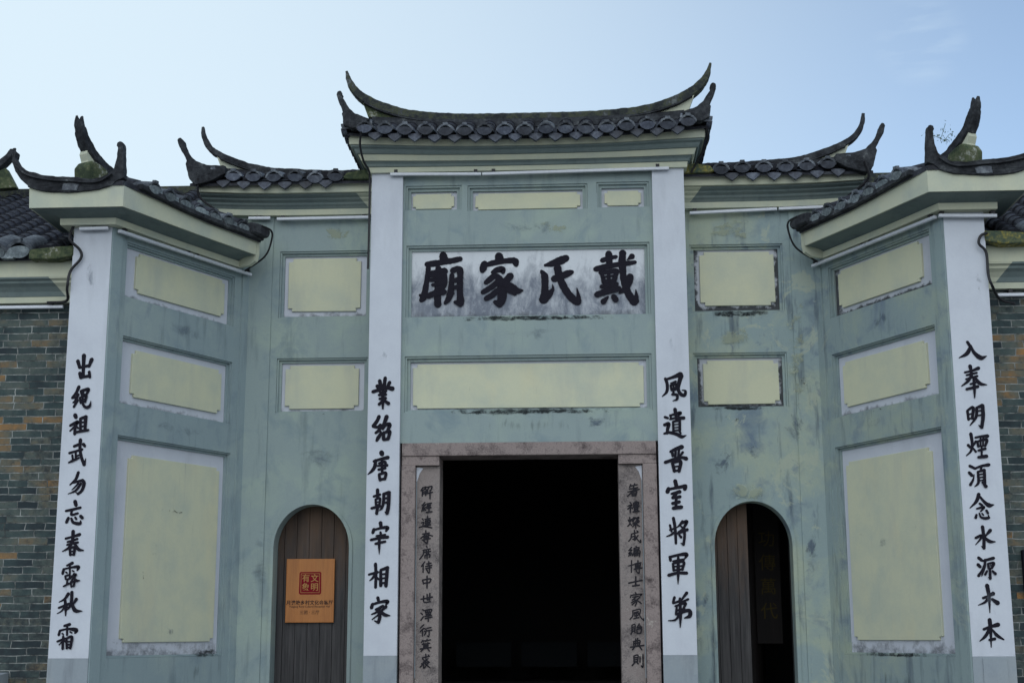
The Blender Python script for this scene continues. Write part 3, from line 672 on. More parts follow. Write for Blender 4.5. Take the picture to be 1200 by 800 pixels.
# --- wing roofs
for s in (-1, 1):
    fw = plane_wing(s)
    ez = 5.575
    def P(u, off, z): q = plane_wing(s, off)(u, z, 0); return Vector((q[0], q[1], z))
    # slab: eave at off .34, ridge at off -.22, outer eave at off -.78
    RO, RZw = -.24, 5.86
    fl = Vector((s*(X2+.33), YO-.33, ez+.07)); fr = Vector((s*3.60, YO-.33, ez+.07))
    bm = bmesh.new()
    def quad(*v):
        a = [bm.verts.new(x) for x in v]; b = [bm.verts.new(Vector(x)-Vector((0, 0, .045))) for x in v]
        bm.faces.new(a); bm.faces.new(b)
        for k in range(len(v)): bm.faces.new((a[k], a[(k+1) % len(v)], b[(k+1) % len(v)], b[k]))
    e0, e1, e2 = P(.05, .345, ez+.05), P(.9, .345, ez-.005), P(1.71, .345, ez-.01)
    r0, r1 = P(.10, RO, RZw-.02), P(1.80, RO, RZw-.05)
    quad(fr, e0, r0); quad(e0, e1, P(1., RO, RZw-.04), r0); quad(e1, e2, r1, P(1., RO, RZw-.04)); quad(fl, fr, r0)
    o1, o2 = P(.55, -.80, ez+.03), P(1.8, -.80, ez-.01)
    quad(o1, fl, r0); quad(o2, o1, r0, r1)
    R2 = from_bm('roof', bm, M_TILE, T)
    rzv = math.atan2(s*(-WD.y), 1)  # outward normal heading
    nrm = Vector((s*(-WD.y), WD.x, 0)); rz = math.atan2(nrm.x, -nrm.y)
    for i in range(7):
        u = .12+i*.21; z = ez+.030+.05*max(0, 1-u/.8)
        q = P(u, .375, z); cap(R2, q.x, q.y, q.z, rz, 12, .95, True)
        q = P(u+.105, .368, z-.012)
        bm = bmesh.new(); solid(bm, [[(-.05, -.03), (.05, -.03), (.05, .035), (-.05, .035)]], lambda a, b, d: (a, d, b), 0, .03)
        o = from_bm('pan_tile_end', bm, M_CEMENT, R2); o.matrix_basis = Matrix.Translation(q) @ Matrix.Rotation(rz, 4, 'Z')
    bm = bmesh.new()
    U3 = (P(1, RO, RZw)-P(1, .36, ez+.03)); tile_rows(bm, P(.12, .36, ez+.03), P(1, 0, 0)-P(0, 0, 0), U3, 7, .21, U3.length*.9, pan=False); from_bm('tile_row', bm, M_TILE, R2)
    # eave board under the tiles
    bm = bmesh.new(); sweep(bm, [P(-.03, .35, ez+.055), P(.3, .35, ez+.022), P(.8, .35, ez-.01), P(1.71, .35, ez-.012)], [.07]*4, [.05]*4, None, 4); from_bm('eave_edge', bm, M_RIDGEDARK, R2)
    bm = bmesh.new(); sweep(bm, [P(1.50, .33, ez+.05), P(1.60, .36, ez+.045), P(1.69, .38, ez+.03), P(1.75, .39, ez+.075)], [.17, .16, .13, .06], [.11, .12, .10, .05], nrm, 4); from_bm('end_tile', bm, M_RIDGEDARK, R2)
    # saddle-shaped front ridge with its two horns
    pl = [(-4.643, 5.955), (-4.628, 5.94), (-4.620, 5.952), (-4.607, 5.934), (-4.614, 5.883), (-4.58, 5.821), (-4.506, 5.758), (-4.364, 5.714), (-4.224, 5.692), (-4.085, 5.684), (-3.905, 5.664), (-3.808, 5.673), (-3.742, 5.712), (-3.695, 5.752), (-3.668, 5.86), (-3.664, 5.955), (-3.676, 5.975), (-3.672, 6.003), (-3.650, 6.016), (-3.628, 6.008), (-3.618, 5.975), (-3.608, 5.852), (-3.594, 5.668), (-3.648, 5.649), (-3.704, 5.600), (-3.82, 5.561), (-3.958, 5.546), (-4.095, 5.540), (-4.234, 5.545), (-4.353, 5.557), (-4.455, 5.588), (-4.539, 5.667), (-4.605, 5.75), (-4.64, 5.832)]
    fr_ = weather(prism('front_ridge', [[(-s*a, b) for a, b in pl]], plane_y(-1.62), -.05, .05, M_RIDGEDARK, R2, .006), 3, .016)
    cp = [(4.60, 5.80), (4.50, 5.716), (4.36, 5.672), (4.22, 5.650), (4.08, 5.642), (3.92, 5.626), (3.80, 5.638), (3.70, 5.70)]
    bm = bmesh.new(); sweep(bm, [(s*a, -1.655, b) for a, b in cp], [.09]*8, [.014, .02, .022, .022, .022, .022, .02, .014], (0, 1, 0), 5); weather(from_bm('ridge_course', bm, M_RIDGEDARK, fr_, True), 1, .010)
    prism('plaster_patch', [[(s*a, b) for a, b in ((4.16, 5.555), (4.02, 5.552), (4.0, 5.61), (4.06, 5.625), (4.15, 5.62))]], plane_y(-1.678), 0, .03, M_CAPRIM, fr_, .008)
    # main ridge: runs along the wing, sweeps up at the front to a forked tip
    rp = [(1.80, 5.80), (1.2, 5.815), (.62, 5.825), (.38, 5.845), (.15, 5.895), (.0, 5.965), (-.12, 6.05), (-.20, 6.15), (-.235, 6.24)]
    bm = bmesh.new(); pts = [P(u, RO, z) for u, z in rp]
    sd_ = nrm
    sweep(bm, pts, [.15, .15, .15, .14, .14, .13, .12, .11, .09], [.12, .12, .12, .11, .10, .10, .10, .09, .07], sd_, 5)
    for du, dz in ((-.055, .11), (.012, .12)):
        a = P(-.225, RO, 6.2); b = P(-.24+du*.5, RO, 6.27); c = P(-.235+du, RO, 6.235+dz)
        sweep(bm, [a, b, c], [.09, .07, .02], [.05, .04, .012], sd_, 4)
    weather(from_bm('ridge', bm, M_RIDGEDARK, R2, True), 2, .018)
    blk = [(-.165, 6.06), (-.09, 6.02), (.136, 5.92), (.25, 5.87), (.22, 5.80), (.084, 5.84), (-.05, 5.80), (-.16, 5.86), (-.155, 5.94), (-.18, 6.0)]
    prism('gable_gore', [blk], plane_wing(s, RO), -.04, .05, M_CREAMTRIM, R2)
    bk = [(-.165, 5.93), (-.06, 5.915), (.04, 5.88), (.08, 5.80), (.02, 5.70), (-.10, 5.67), (-.20, 5.72), (-.215, 5.86)]
    prism('moss_block', [bk], plane_wing(s, RO+.02), -.09, .10, M_MOSS, R2, .02)
    for hx, hz in ((-.05, 5.66), (.1, 5.70)):
        q = P(hx, RO+.25, hz); M = Matrix.Translation(q) @ Matrix.Rotation(rad(10), 4, 'Z'); put(P_RIM, 'cover_tile', R2, M)
    # closing fascia at the inner end
    prism('end_return', [[(-.02, 5.292), (.22, 5.292), (.30, 5.33), (.318, 5.40), (.318, 5.548), (-.02, 5.548)]], lambda a, z, d: tuple(P(1.682+d, a, z)), 0, .045, M_CREAMTRIM, R2)
CHARS = [
('廟', 'board', -0.881, 5.103, '24,257,81 34,210,91;-137,164,61 -62,172,67 19,182,57 110,197,61 199,215,56;-124,140,51 -128,73,52 -142,-31,56 -155,-113,62 -171,-180,70 -191,-207,52;-205,-154,30 -169,-190,40;-21,123,61 -25,19,67 -27,-84,70 -29,-156,72 -25,-257,74;-89,72,50 -10,88,56 42,88,77;-106,46,44 40,51,58;-105,0,40 41,3,50;40,49,58 43,-34,60 21,-80,60;-80,-52,34 31,-35,44;-124,-167,60 -47,-137,66 41,-126,60;116,48,52 111,-55,62 102,-138,68 82,-199,62 50,-242,36;121,94,60 171,111,62 203,103,62;201,93,66 198,-36,62 198,-139,66 205,-232,78;205,-247,80 148,-233,36;121,-9,40 192,-3,60;132,-81,36 192,-77,60;92,-179,40 132,-143,30'),
('家', 'board', -0.256, 5.092, '-36,253,81 -26,206,93;-180,172,72 -194,126,76 -202,100,58;-164,159,44 -82,181,62 19,197,56 119,203,62;131,193,76 139,157,54;-102,81,36 -52,105,62 -1,110,66 7,81,46;-82,46,62 -132,3,60 -167,-25,48;-52,41,62 -12,-32,92 -2,-115,92 -7,-197,90 -27,-250,72;-27,-253,72 -74,-226,46;-52,-26,62 -112,-72,58 -197,-124,50;-47,-104,52 -102,-154,62 -164,-190,54;81,41,76 39,-7,72 -17,-42,60;23,-33,72 98,-83,82 153,-115,66 202,-112,22;48,-110,36 130,-154,30'),
('氏', 'board', 0.322, 5.081, '63,227,78 -7,197,84 -78,173,66 -148,156,30;-184,97,34 -154,45,72 -150,-48,74 -155,-130,74 -171,-202,86;-163,-204,80 -110,-141,72 -72,-92,34 -75,-41,6;-59,14,72 11,40,74 91,72,66 123,82,44;-23,130,76 -9,53,78 20,-30,78 69,-123,74 128,-196,78 177,-227,78;184,-217,60 183,-166,40 169,-84,10'),
('戴', 'board', 0.882, 5.1, '-133,179,52 -67,201,52 8,215,38;-67,247,74 -62,149,66;-201,89,56 -109,113,58 11,132,56 131,146,50 196,155,40;167,217,62 117,181,12;73,255,72 66,147,74 74,23,68 92,-80,73 125,-173,77 178,-255,85;198,-250,59 201,-194,40 197,-128,10;143,6,76 127,-60,71 86,-121,62 31,-163,20;-142,47,42 -116,-56,46;-154,52,44 10,70,52;10,60,52 -20,-37,52;-70,56,36 -72,-57,40;-130,6,22 -11,19,22;-126,-38,34 -11,-29,34;-147,-94,42 8,-68,46;-96,-57,42 -103,-128,46;-37,-57,42 -33,-119,42;-193,-175,62 -113,-149,62 29,-115,60;-82,-200,24 -129,-248,65;-26,-196,56 -5,-232,65'),
('業', 'pilin', -1.434, 3.935, '24,153,32 14,69,34;-31,125,34 -17,60,34;-55,74,34 -36,45,32;68,107,34 45,59,25;-97,16,30 -22,38,32 45,54,32 97,44,44;-26,16,23 -14,-6,30;36,25,21 14,0,30;-35,-17,25 32,-13,27;-28,-55,25 32,-50,27;5,30,25 4,-56,30 5,-153,17;-1,-77,23 -33,-111,27;13,-70,23 61,-104,34'),
('紹', 'pilin', -1.44, 3.585, '-26,119,34 -44,76,32 -81,24,34;-81,22,27 -38,14,27 -10,38,25;0,28,27 -28,-19,28 -56,-43,25;-24,-10,19 1,-48,23;-1,-48,30 -27,-86,34 -45,-119,25;50,118,38 32,66,32 0,-1,21;9,28,25 80,41,34 62,-20,28;42,32,19 14,-10,17;24,-39,27 22,-107,30;24,-44,25 81,-30,32 68,-105,30;23,-110,26 68,-104,26'),
('唐', 'pilin', -1.469, 3.214, '33,135,45 39,117,40;-41,49,25 34,72,28 98,86,34;-23,58,30 -31,-3,32 -59,-45,26 -98,-78,8;11,29,23 67,43,26 77,5,24;-3,4,19 91,10,26;7,-32,23 73,-18,24;38,72,23 43,-60,24;13,-78,24 23,-135,26;13,-78,23 78,-65,26 70,-126,26;23,-130,23 70,-121,24'),
('朝', 'pilin', -1.439, 2.87, '-66,51,23 -6,69,26;-30,116,30 -29,41,26;-47,23,21 -42,-33,22;-47,23,19 -5,32,23 -9,-33,22;-42,-5,15 -7,-1,15;-42,-33,19 -9,-29,17;-85,-63,24 -1,-43,26;-23,-33,26 -35,-115,28;32,69,26 30,-6,26 15,-61,22 -10,-87,7;27,73,24 85,87,36;83,77,32 80,-34,32 67,-113,32;67,-116,28 47,-99,9;37,31,17 76,36,22;36,-11,17 77,-6,22'),
('宰', 'pilin', -1.443, 2.516, '8,150,35 14,114,29;-54,90,26 -65,56,29;-54,82,20 11,100,23 77,104,32 63,71,20;9,61,20 12,41,20;-28,24,20 56,35,20;-81,-13,25 -2,4,23 81,14,29;-24,28,17 -13,7,17;44,35,17 30,14,17;-37,-50,22 57,-29,22;-1,0,26 0,-72,23 1,-150,6'),
('相', 'pilin', -1.449, 2.162, '-91,11,20 -5,33,26;-28,111,29 -22,5,26 -24,-111,26;-31,12,23 -54,-23,20 -82,-47,9;-19,-9,17 3,-34,20;24,47,26 26,-95,29;24,54,22 91,75,32;88,68,29 76,-98,32;32,12,17 79,18,17;32,-27,17 80,-21,17;26,-73,19 76,-66,19'),
('家', 'pilin', -1.419, 1.837, '-31,117,29 -23,89,26;-80,58,26 -90,23,32;-80,54,22 -9,75,24 63,82,32 49,51,17;-50,5,19 21,40,24;-1,26,24 -36,-16,22 -89,-40,11;-29,-2,22 -7,-51,29 -20,-114,29;-20,-117,26 -59,-99,9;-14,-37,19 -82,-88,9;50,32,29 0,-12,17;0,-9,19 36,-42,32 90,-52,9'),
('風', 'pilin', 1.423, 3.958, '-79,90,26 -62,33,28 -68,-39,26 -113,-86,9;-75,80,22 -4,103,28 71,131,45;76,117,43 55,50,35 44,-16,30 66,-64,32 103,-77,30 113,-36,22 81,-26,9;23,60,21 -29,42,13;-30,23,19 -21,-25,21;-25,23,19 27,32,24 16,-20,22;-1,46,17 -4,-63,21;-22,-30,15 21,-21,17;-18,-68,19 29,-73,26 29,-115,22 -12,-131,7'),
('遺', 'pilin', 1.426, 3.61, '-96,59,24 -68,49,24;-102,-18,28 -60,-7,32 -71,-54,30 -77,-101,24;-106,-103,19 -58,-92,26 16,-111,30 62,-135,31 106,-122,9;-44,77,20 -34,44,19;-44,73,19 54,100,28 35,70,19;4,135,32 15,39,24;-45,38,20 11,48,20 87,48,32;-18,11,20 -16,-83,22;-18,11,19 47,29,26;47,25,24 45,-76,24;-10,-17,12 37,-13,12;-10,-47,12 36,-43,12;-16,-78,15 45,-71,15;-19,-81,19 -35,-102,11;40,-79,19 53,-102,19'),
('晉', 'pilin', 1.424, 3.258, '-47,72,26 5,99,31 63,118,41;2,81,22 -3,11,22;34,90,22 25,11,22;-30,62,26 -27,30,24;70,66,24 44,31,17;-102,-31,28 -16,-3,30 58,15,26 102,4,37;-31,-40,28 -15,-117,29;-31,-35,22 46,-22,31 29,-118,29;-14,-73,15 23,-68,15;-15,-114,20 27,-108,20'),
('室', 'pilin', 1.425, 2.917, '-11,131,35 -1,81,35;-76,58,33 -88,26,37;-76,51,24 -7,64,26 88,82,33;87,73,33 78,51,33;-49,7,20 31,27,33;1,13,26 -39,-32,28;-39,-34,20 32,-21,29;-4,-28,26 -11,-120,26;-43,-85,26 24,-70,29;-37,-131,29 42,-120,33'),
('將', 'pilin', 1.418, 2.565, '-30,127,28 -16,25,26 -12,-113,23;-65,61,20 -51,-1,20;-100,-48,9 -53,-29,20 -14,-1,23;-66,14,18 -19,30,18;57,95,26 28,60,20 -4,33,9;35,70,17 97,95,28 59,27,20 9,-4,9;39,50,17 53,36,17;4,-21,20 100,17,26;69,31,26 71,-54,24 58,-127,23;58,-127,20 34,-110,7;22,-35,20 39,-56,23'),
('軍', 'pilin', 1.416, 2.208, '-70,117,26 -66,82,25;-65,117,23 9,134,24 87,140,34 72,101,14;-42,75,18 60,91,24;-43,54,21 -38,-11,24;-39,54,18 57,70,24 45,-3,24;-34,25,16 48,33,16;-38,-10,18 45,0,18;-87,-56,28 -3,-35,24 85,-36,28;8,112,23 4,-28,28 -1,-140,7'),
('第', 'pilin', 1.417, 1.827, '-38,118,25 -53,71,20;-53,64,20 22,87,21;14,108,23 5,78,18;79,160,28 29,96,17;24,71,18 91,101,20;-33,36,18 62,66,25 44,15,20;-27,-6,18 54,11,18;-19,32,18 -28,-33,21;-28,-40,21 90,-3,31 102,-52,34 51,-75,11;13,60,24 14,-52,27 8,-160,8;7,-38,21 -36,-90,18 -102,-98,8'),
('出', 'pilout', -3.977, 3.995, '-11,103,35 -9,-3,29 -7,-91,27;-64,52,31 -43,-8,25;-46,-11,21 39,9,25;64,64,35 42,-1,23;-38,-59,29 -26,-103,29;-28,-101,23 52,-86,25;48,-50,25 57,-100,23'),
('繩', 'pilout', -3.985, 3.715, '-32,94,29 -53,41,25 -88,-7,21;-86,-7,21 -39,1,19;-34,25,25 -58,-36,23 -77,-49,14;-37,-29,25 -67,-89,21;-12,53,19 1,17,19;-12,55,19 56,70,29 42,22,19;0,19,14 41,27,14;-16,-6,19 -5,-54,21;-16,-6,16 39,14,25 35,-45,21;-6,-49,16 38,-39,14;-10,-29,13 36,-18,13;11,66,19 14,-53,19 43,-94,25 78,-84,25 88,-38,6'),
('祖', 'pilout', -3.991, 3.465, '-46,86,35 -35,63,29;-84,-8,23 -18,24,29 -38,-11,21 -83,-57,14;-38,-6,25 -39,-86,25;-24,-17,16 -9,-34,18;6,54,23 13,-60,23;6,54,21 57,69,31;55,64,29 54,-55,25;17,19,15 49,23,15;19,-19,15 51,-14,15;-26,-70,21 21,-60,23 84,-52,23'),
('武', 'pilout', -3.992, 3.214, '-37,54,23 5,71,23;-76,-6,22 -19,10,20 39,26,22;18,113,29 18,40,25 35,-41,25 66,-113,27;68,-113,22 76,-56,6;47,73,27 62,54,22;-18,0,18 -12,-67,20;-47,-25,17 -39,-72,18;-14,-37,14 14,-25,15;-76,-92,14 -34,-72,22 18,-50,15'),
('勿', 'pilout', -3.987, 2.937, '11,96,26 -9,36,24 -59,-14,12;-27,6,18 55,26,26;58,21,28 70,-5,28 53,-64,26 19,-96,22;19,-94,18 -4,-79,6;19,1,18 -19,-42,12 -39,-59,6;42,-4,22 -1,-64,20 -70,-95,6'),
('忘', 'pilout', -3.991, 2.677, '0,98,32 12,64,28;-77,15,20 -19,26,22 53,43,22;-23,17,20 -24,-20,20 32,-7,20;-50,-48,24 -65,-85,26;-24,-51,18 -2,-88,24 57,-98,26 61,-70,8;11,-43,18 23,-60,18;59,-32,26 77,-49,26'),
('春', 'pilout', -3.983, 2.408, '-72,40,20 -10,56,20 52,75,28;-53,10,18 34,36,20;-56,-15,18 40,6,20;-8,103,30 -8,15,24;-8,26,24 -35,-37,22 -95,-74,8;8,2,20 47,-53,28 95,-65,10;-29,-47,20 -21,-103,22;-29,-47,17 12,-38,22 12,-102,22;-20,-74,13 8,-70,13;-21,-103,15 12,-99,15'),
('露', 'pilout', -3.983, 2.13, '-47,81,16 2,104,26;-73,50,22 -80,12,24;-73,50,16 -9,64,16 56,70,28 50,41,16;-20,81,18 -15,10,16;-52,25,13 -39,16,13;6,37,13 20,30,13;-55,-9,16 -48,-38,16;-55,-9,15 -14,-2,17 -18,-36,16;-48,-38,13 -18,-34,13;-33,-38,15 -35,-84,16;-64,-99,14 -14,-73,17;25,10,18 -5,-32,12;6,-9,13 42,2,20 -3,-61,12;16,-19,14 48,-49,24 80,-49,8;-1,-70,16 8,-104,16;-1,-68,14 30,-58,18 29,-99,16;8,-99,14 29,-95,14'),
('秋', 'pilout', -3.981, 1.879, '-20,87,28 -52,42,20 -99,16,8;-99,-34,18 -17,-2,22;-46,32,22 -37,-36,24 -33,-102,10;-43,-21,17 -71,-60,13 -111,-84,6;-30,-18,12 -10,-38,16;11,102,26 12,22,26 -5,-31,18 -27,-53,6;-10,5,16 -1,-19,18;55,41,28 29,-5,14;13,12,18 49,-55,32 111,-63,8'),
('霜', 'pilout', -3.994, 1.599, '-27,91,20 21,104,26;-63,51,20 -71,14,22;-63,51,17 6,65,17 79,55,34 73,29,16;-1,99,18 3,12,18;-41,27,13 -29,18,13;28,41,13 45,31,13;-79,-42,18 -12,-16,18;-30,3,18 -28,-104,22;-30,-36,15 -62,-72,8;-17,-34,12 -5,-47,14;1,-16,18 9,-100,20;1,-16,17 48,-5,24 41,-100,20;8,-45,13 43,-41,13;10,-71,13 44,-66,13;9,-95,13 41,-91,13'),
('入', 'pilout', 3.968, 4.045, '-39,72,23 -15,30,27;-15,26,25 -50,-33,31 -120,-70,8;-12,40,16 13,-24,27 68,-72,37 120,-57,6'),
('奉', 'pilout', 3.962, 3.759, '-72,85,19 -11,99,19 49,122,29;-59,60,17 30,81,19;-66,25,17 33,52,19;-24,141,31 -18,97,23 -16,45,21;-18,57,21 -51,7,23 -109,-36,8;10,41,19 50,-14,29 109,-27,8;-68,-64,21 31,-42,25;-33,-20,15 19,-4,17;-1,24,21 0,-63,23 -4,-141,10'),
('明', 'pilout', 3.955, 3.452, '-66,51,21 -61,-26,21;-67,54,17 -15,80,25 -29,-16,23;-58,19,14 -27,28,14;-63,-21,16 -29,-12,14;16,79,23 3,-5,23 -52,-77,8;16,79,19 67,96,33;67,89,29 64,-5,29 46,-96,27;44,-96,23 21,-74,6;16,48,14 62,54,14;14,8,14 59,15,14'),
('煙', 'pilout', 3.95, 3.199, '-45,103,27 -39,22,23 -53,-46,19 -97,-89,8;-75,5,23 -59,-17,19;-7,36,21 -32,-4,12;-38,-17,13 -13,-54,19;-9,69,17 47,80,19 97,82,29;6,36,19 10,-10,19;6,36,15 85,50,25 70,-5,19;10,-8,13 70,-1,13;35,75,15 30,-3,14;58,80,15 51,-3,14;8,-44,17 70,-28,21;39,-8,15 33,-93,17;4,-103,21 75,-94,29'),
('須', 'pilout', 3.954, 2.937, '-77,85,23 -41,66,23;-86,27,25 -64,3,27;-83,-79,23 -56,-34,16 -44,12,6;-35,61,17 16,82,19 86,94,27;-11,34,19 -13,-58,21 -46,-94,8;-11,34,15 45,48,25;44,43,23 40,-70,23;-3,10,12 40,15,12;-5,-17,12 38,-12,12;-5,-43,12 36,-38,12;20,-58,17 48,-94,29;19,78,19 13,39,14'),
('念', 'pilout', 3.958, 2.674, '-20,104,27 -45,42,25 -103,-15,8;-15,85,17 26,32,25 62,7,34 103,12,6;-19,23,19 3,7,19;-46,-22,15 16,-7,21 -15,-45,12;-52,-73,17 -61,-99,23;-28,-60,13 -16,-93,17 17,-104,23 52,-99,21;52,-99,17 47,-74,6;-6,-62,13 6,-76,13;34,-38,21 45,-61,19'),
('水', 'pilout', 3.966, 2.406, '-16,92,28 -11,3,25 -16,-90,26;-16,-92,21 -37,-73,6;-80,-3,21 -33,18,21 -40,-11,17 -85,-61,6;48,62,28 1,11,13;-8,5,17 34,-32,28 85,-36,6'),
('源', 'pilout', 3.959, 2.146, '-60,89,26 -35,67,23;-69,32,26 -52,13,25;-71,-63,23 -37,-13,14 -24,27,6;-24,63,17 66,86,25;-6,72,21 -17,6,19 -45,-65,8;14,39,16 16,-1,16;14,39,14 63,43,23 44,-1,16;17,19,10 50,24,10;15,-4,12 46,3,12;27,1,19 25,-87,21;23,-89,17 9,-73,5;2,-22,16 -16,-53,19;47,-23,17 71,-47,24'),
('木', 'pilout', 3.951, 1.888, '3,114,32 13,25,26 11,-114,7;-37,9,21 8,25,19 50,46,32;7,11,21 -24,-26,19 -81,-51,6;37,-1,21 81,-33,37'),
('本', 'pilout', 3.961, 1.601, '-5,114,32 -3,23,26 -8,-114,7;-60,35,21 -5,56,21 63,74,34;-11,42,22 -48,-19,24 -101,-64,6;12,32,13 46,-14,26 101,-50,11;-19,-53,19 27,-44,24'),
('解', 'post', -0.998, 2.963, '-39,51,12 -57,19,12;-43,45,12 -8,57,12 -18,37,12;-43,24,12 -44,-32,12;-43,24,12 -8,32,12 -11,-28,12;-41,6,12 -11,11,12;-41,-11,12 -11,-6,12;3,53,12 50,61,12 39,22,12;22,53,12 1,16,12;3,-9,12 57,4,12;32,24,12 33,-61,12;11,16,12 -1,-8,12'),
('經', 'post', -0.995, 2.82, '-20,49,12 -49,18,12;-49,18,12 -14,22,12;-15,30,12 -44,-9,12 -9,0,12;-50,-38,12 -44,-19,12;-31,-33,12 -31,-21,12;-13,-29,12 -19,-17,12;-3,34,12 45,42,12;7,24,12 1,5,12;20,26,12 15,5,12;33,27,12 30,5,12;-2,-9,12 41,-3,12;21,-7,12 21,-42,12;-8,-49,12 50,-41,12'),
('連', 'post', -1.007, 2.679, '-33,32,12 -22,17,12;-41,-8,12 -18,-3,12 -27,-36,12;-62,-53,12 -31,-44,12 11,-48,12 62,-57,12;-7,26,12 45,34,12;18,57,12 21,-42,12;-2,10,12 1,-21,12;-2,10,12 44,16,12 41,-17,12;0,-4,12 42,0,12;1,-19,12 42,-15,12;-12,-35,12 50,-28,12'),
('奪', 'post', -0.995, 2.534, '-42,29,12 26,38,12;-9,62,12 -13,30,12 -56,-12,12;0,30,12 56,8,12;-29,6,12 21,12,12;-4,18,12 -4,-23,12;-29,-8,12 21,-3,12;-43,-29,12 35,-15,12;13,-11,12 5,-62,12 -10,-52,12;-30,-35,12 -20,-45,12'),
('席', 'post', -1.008, 2.384, '12,63,12 18,47,12;-21,23,12 49,36,12;-15,24,12 -19,-16,12 -53,-63,12;-7,3,12 53,12,12;10,20,12 10,-13,12;32,24,12 33,-9,12;10,-13,12 33,-9,12;-2,-26,12 -2,-51,12;-2,-26,12 45,-18,12 41,-47,12;18,-8,12 19,-59,12'),
('侍', 'post', -0.993, 2.246, '-19,50,12 -51,6,12;-33,24,12 -34,-51,12;0,30,12 43,38,12;20,54,12 21,11,12;-10,6,12 51,17,12;-10,-15,12 47,-5,12;29,7,12 27,-54,12 11,-48,12;-1,-25,12 10,-38,12'),
('中', 'post', -0.992, 2.103, '-39,20,13 -29,-18,13;-37,20,13 39,30,13 29,-6,13;-29,-12,13 29,-4,13;4,58,13 5,-58,13'),
('世', 'post', -0.99, 1.954, '-55,-14,13 55,7,13;-29,17,13 -24,-41,13 35,-37,13;4,33,13 6,-21,13;31,41,13 29,-21,13;4,-19,13 29,-17,13'),
('澤', 'post', -0.99, 1.787, '-38,55,12 -22,44,12;-54,23,12 -38,7,12;-53,-45,12 -30,-11,12;-12,49,12 -7,23,12;-12,49,12 48,57,12 41,27,12;7,52,12 8,29,12;26,53,12 26,31,12;-9,25,12 42,31,12;-5,8,12 40,14,12;-17,-9,12 48,1,12;18,23,12 18,-57,12;-12,-29,12 54,-15,12'),
('衍', 'post', -0.993, 1.646, '-21,55,12 -53,24,12;-21,21,12 -57,-12,11;-35,5,11 -34,-52,11;-12,19,11 -1,8,11;-16,-5,11 -4,-15,11;-16,-44,11 0,-19,11;8,20,11 49,29,11;0,-4,11 57,5,11;31,1,11 28,-55,11 13,-50,11'),
('箕', 'post', -0.996, 1.507, '-26,49,11 -41,26,11;-35,36,11 -1,44,11;15,57,11 0,34,11;10,44,11 48,52,11;-19,24,11 -18,-28,11;22,28,11 23,-24,11;-33,10,11 40,20,11;-19,-2,11 22,2,11;-19,-14,11 22,-11,11;-53,-33,11 53,-20,11;-22,-36,11 -44,-57,11;21,-32,11 38,-54,11'),
('裘', 'post', -1.0, 1.36, '-27,30,11 42,44,11;7,65,11 8,-8,11 -6,0,11;30,57,11 40,48,11;-23,20,11 -8,6,11;29,24,11 -18,-10,11;8,12,11 38,-10,11;-35,-25,11 42,-12,11;5,-8,11 -47,-57,11;-12,-36,11 -12,-65,11 6,-52,11;28,-24,11 10,-41,11;4,-28,11 47,-61,11'),
('箸', 'post', 1.014, 2.974, '-24,53,12 -36,25,12;-30,35,12 -3,43,12;14,61,12 2,33,12;8,43,12 38,51,12;-36,9,12 42,22,12;3,32,12 2,-8,12;-53,-20,12 58,6,12;38,24,12 -58,-61,12;-14,-23,12 -13,-58,12;-14,-23,12 29,-15,12 22,-58,12;-12,-39,12 23,-36,12;-13,-56,12 22,-54,12'),
('禮', 'post', 1.012, 2.809, '-33,45,12 -22,33,12;-54,9,12 -14,21,12 -55,-20,12;-31,2,12 -32,-53,12;-22,-5,12 -10,-16,12;1,39,12 3,12,12;1,39,12 48,45,12 42,16,12;18,51,12 17,14,12;32,53,12 31,15,12;3,14,12 42,18,12;-5,0,12 52,9,12;9,-7,12 11,-25,12;9,-7,12 39,-3,12 36,-21,12;11,-23,12 36,-19,12;7,-26,12 15,-39,12;39,-24,12 29,-39,12;-6,-47,12 55,-40,12'),
('燦', 'post', 1.009, 2.656, '-35,53,12 -36,-6,12 -57,-32,11;-50,29,12 -43,13,12;-18,37,12 -27,17,12;-34,-4,12 -19,-24,11;3,53,12 -13,25,12;-4,45,12 20,51,12 -9,13,12;25,45,12 53,52,12 20,12,11;29,40,12 56,16,11;-9,-8,11 52,6,11;21,12,11 20,-53,11;17,-10,11 -10,-36,11;25,-11,11 57,-33,11;3,8,11 10,-4,11;40,16,11 30,-2,11'),
('成', 'post', 1.016, 2.528, '-31,22,11 34,36,11;-29,24,11 -34,-17,11 -57,-47,11;-27,-6,11 1,-1,11 -5,-29,11 -17,-26,11;0,58,11 7,-1,11 53,-58,11 57,-36,11;34,9,11 1,-39,11;23,54,11 35,42,11'),
('編', 'post', 1.01, 2.385, '-24,39,11 -52,7,11;-51,9,11 -20,12,11 -53,-21,11 -21,-14,11;-53,-46,11 -47,-28,11;-35,-42,11 -35,-28,11;-19,-38,11 -23,-26,11;18,50,11 24,37,11;-1,29,11 46,36,11 41,15,11;-1,29,11 -3,-8,11 -16,-42,11;0,14,11 41,18,11;2,0,11 4,-50,11;2,0,11 53,6,11 49,-50,11;19,2,11 18,-42,11;34,2,11 33,-41,11;4,-22,11 50,-17,11'),
('博', 'post', 1.018, 2.238, '-63,8,11 -14,21,11;-35,60,11 -39,-53,11;-5,28,11 56,39,11;26,59,11 24,-13,11;0,21,11 2,-9,11;0,21,11 47,28,11 43,-5,11;2,7,11 44,11,11;2,-7,11 43,-3,11;-14,-22,11 63,-11,11;37,-11,11 34,-60,11 18,-55,11;2,-27,11 12,-43,11'),
('士', 'post', 1.015, 2.1, '-63,-16,14 63,10,14;5,44,14 3,-40,14;-27,-44,14 38,-35,14'),
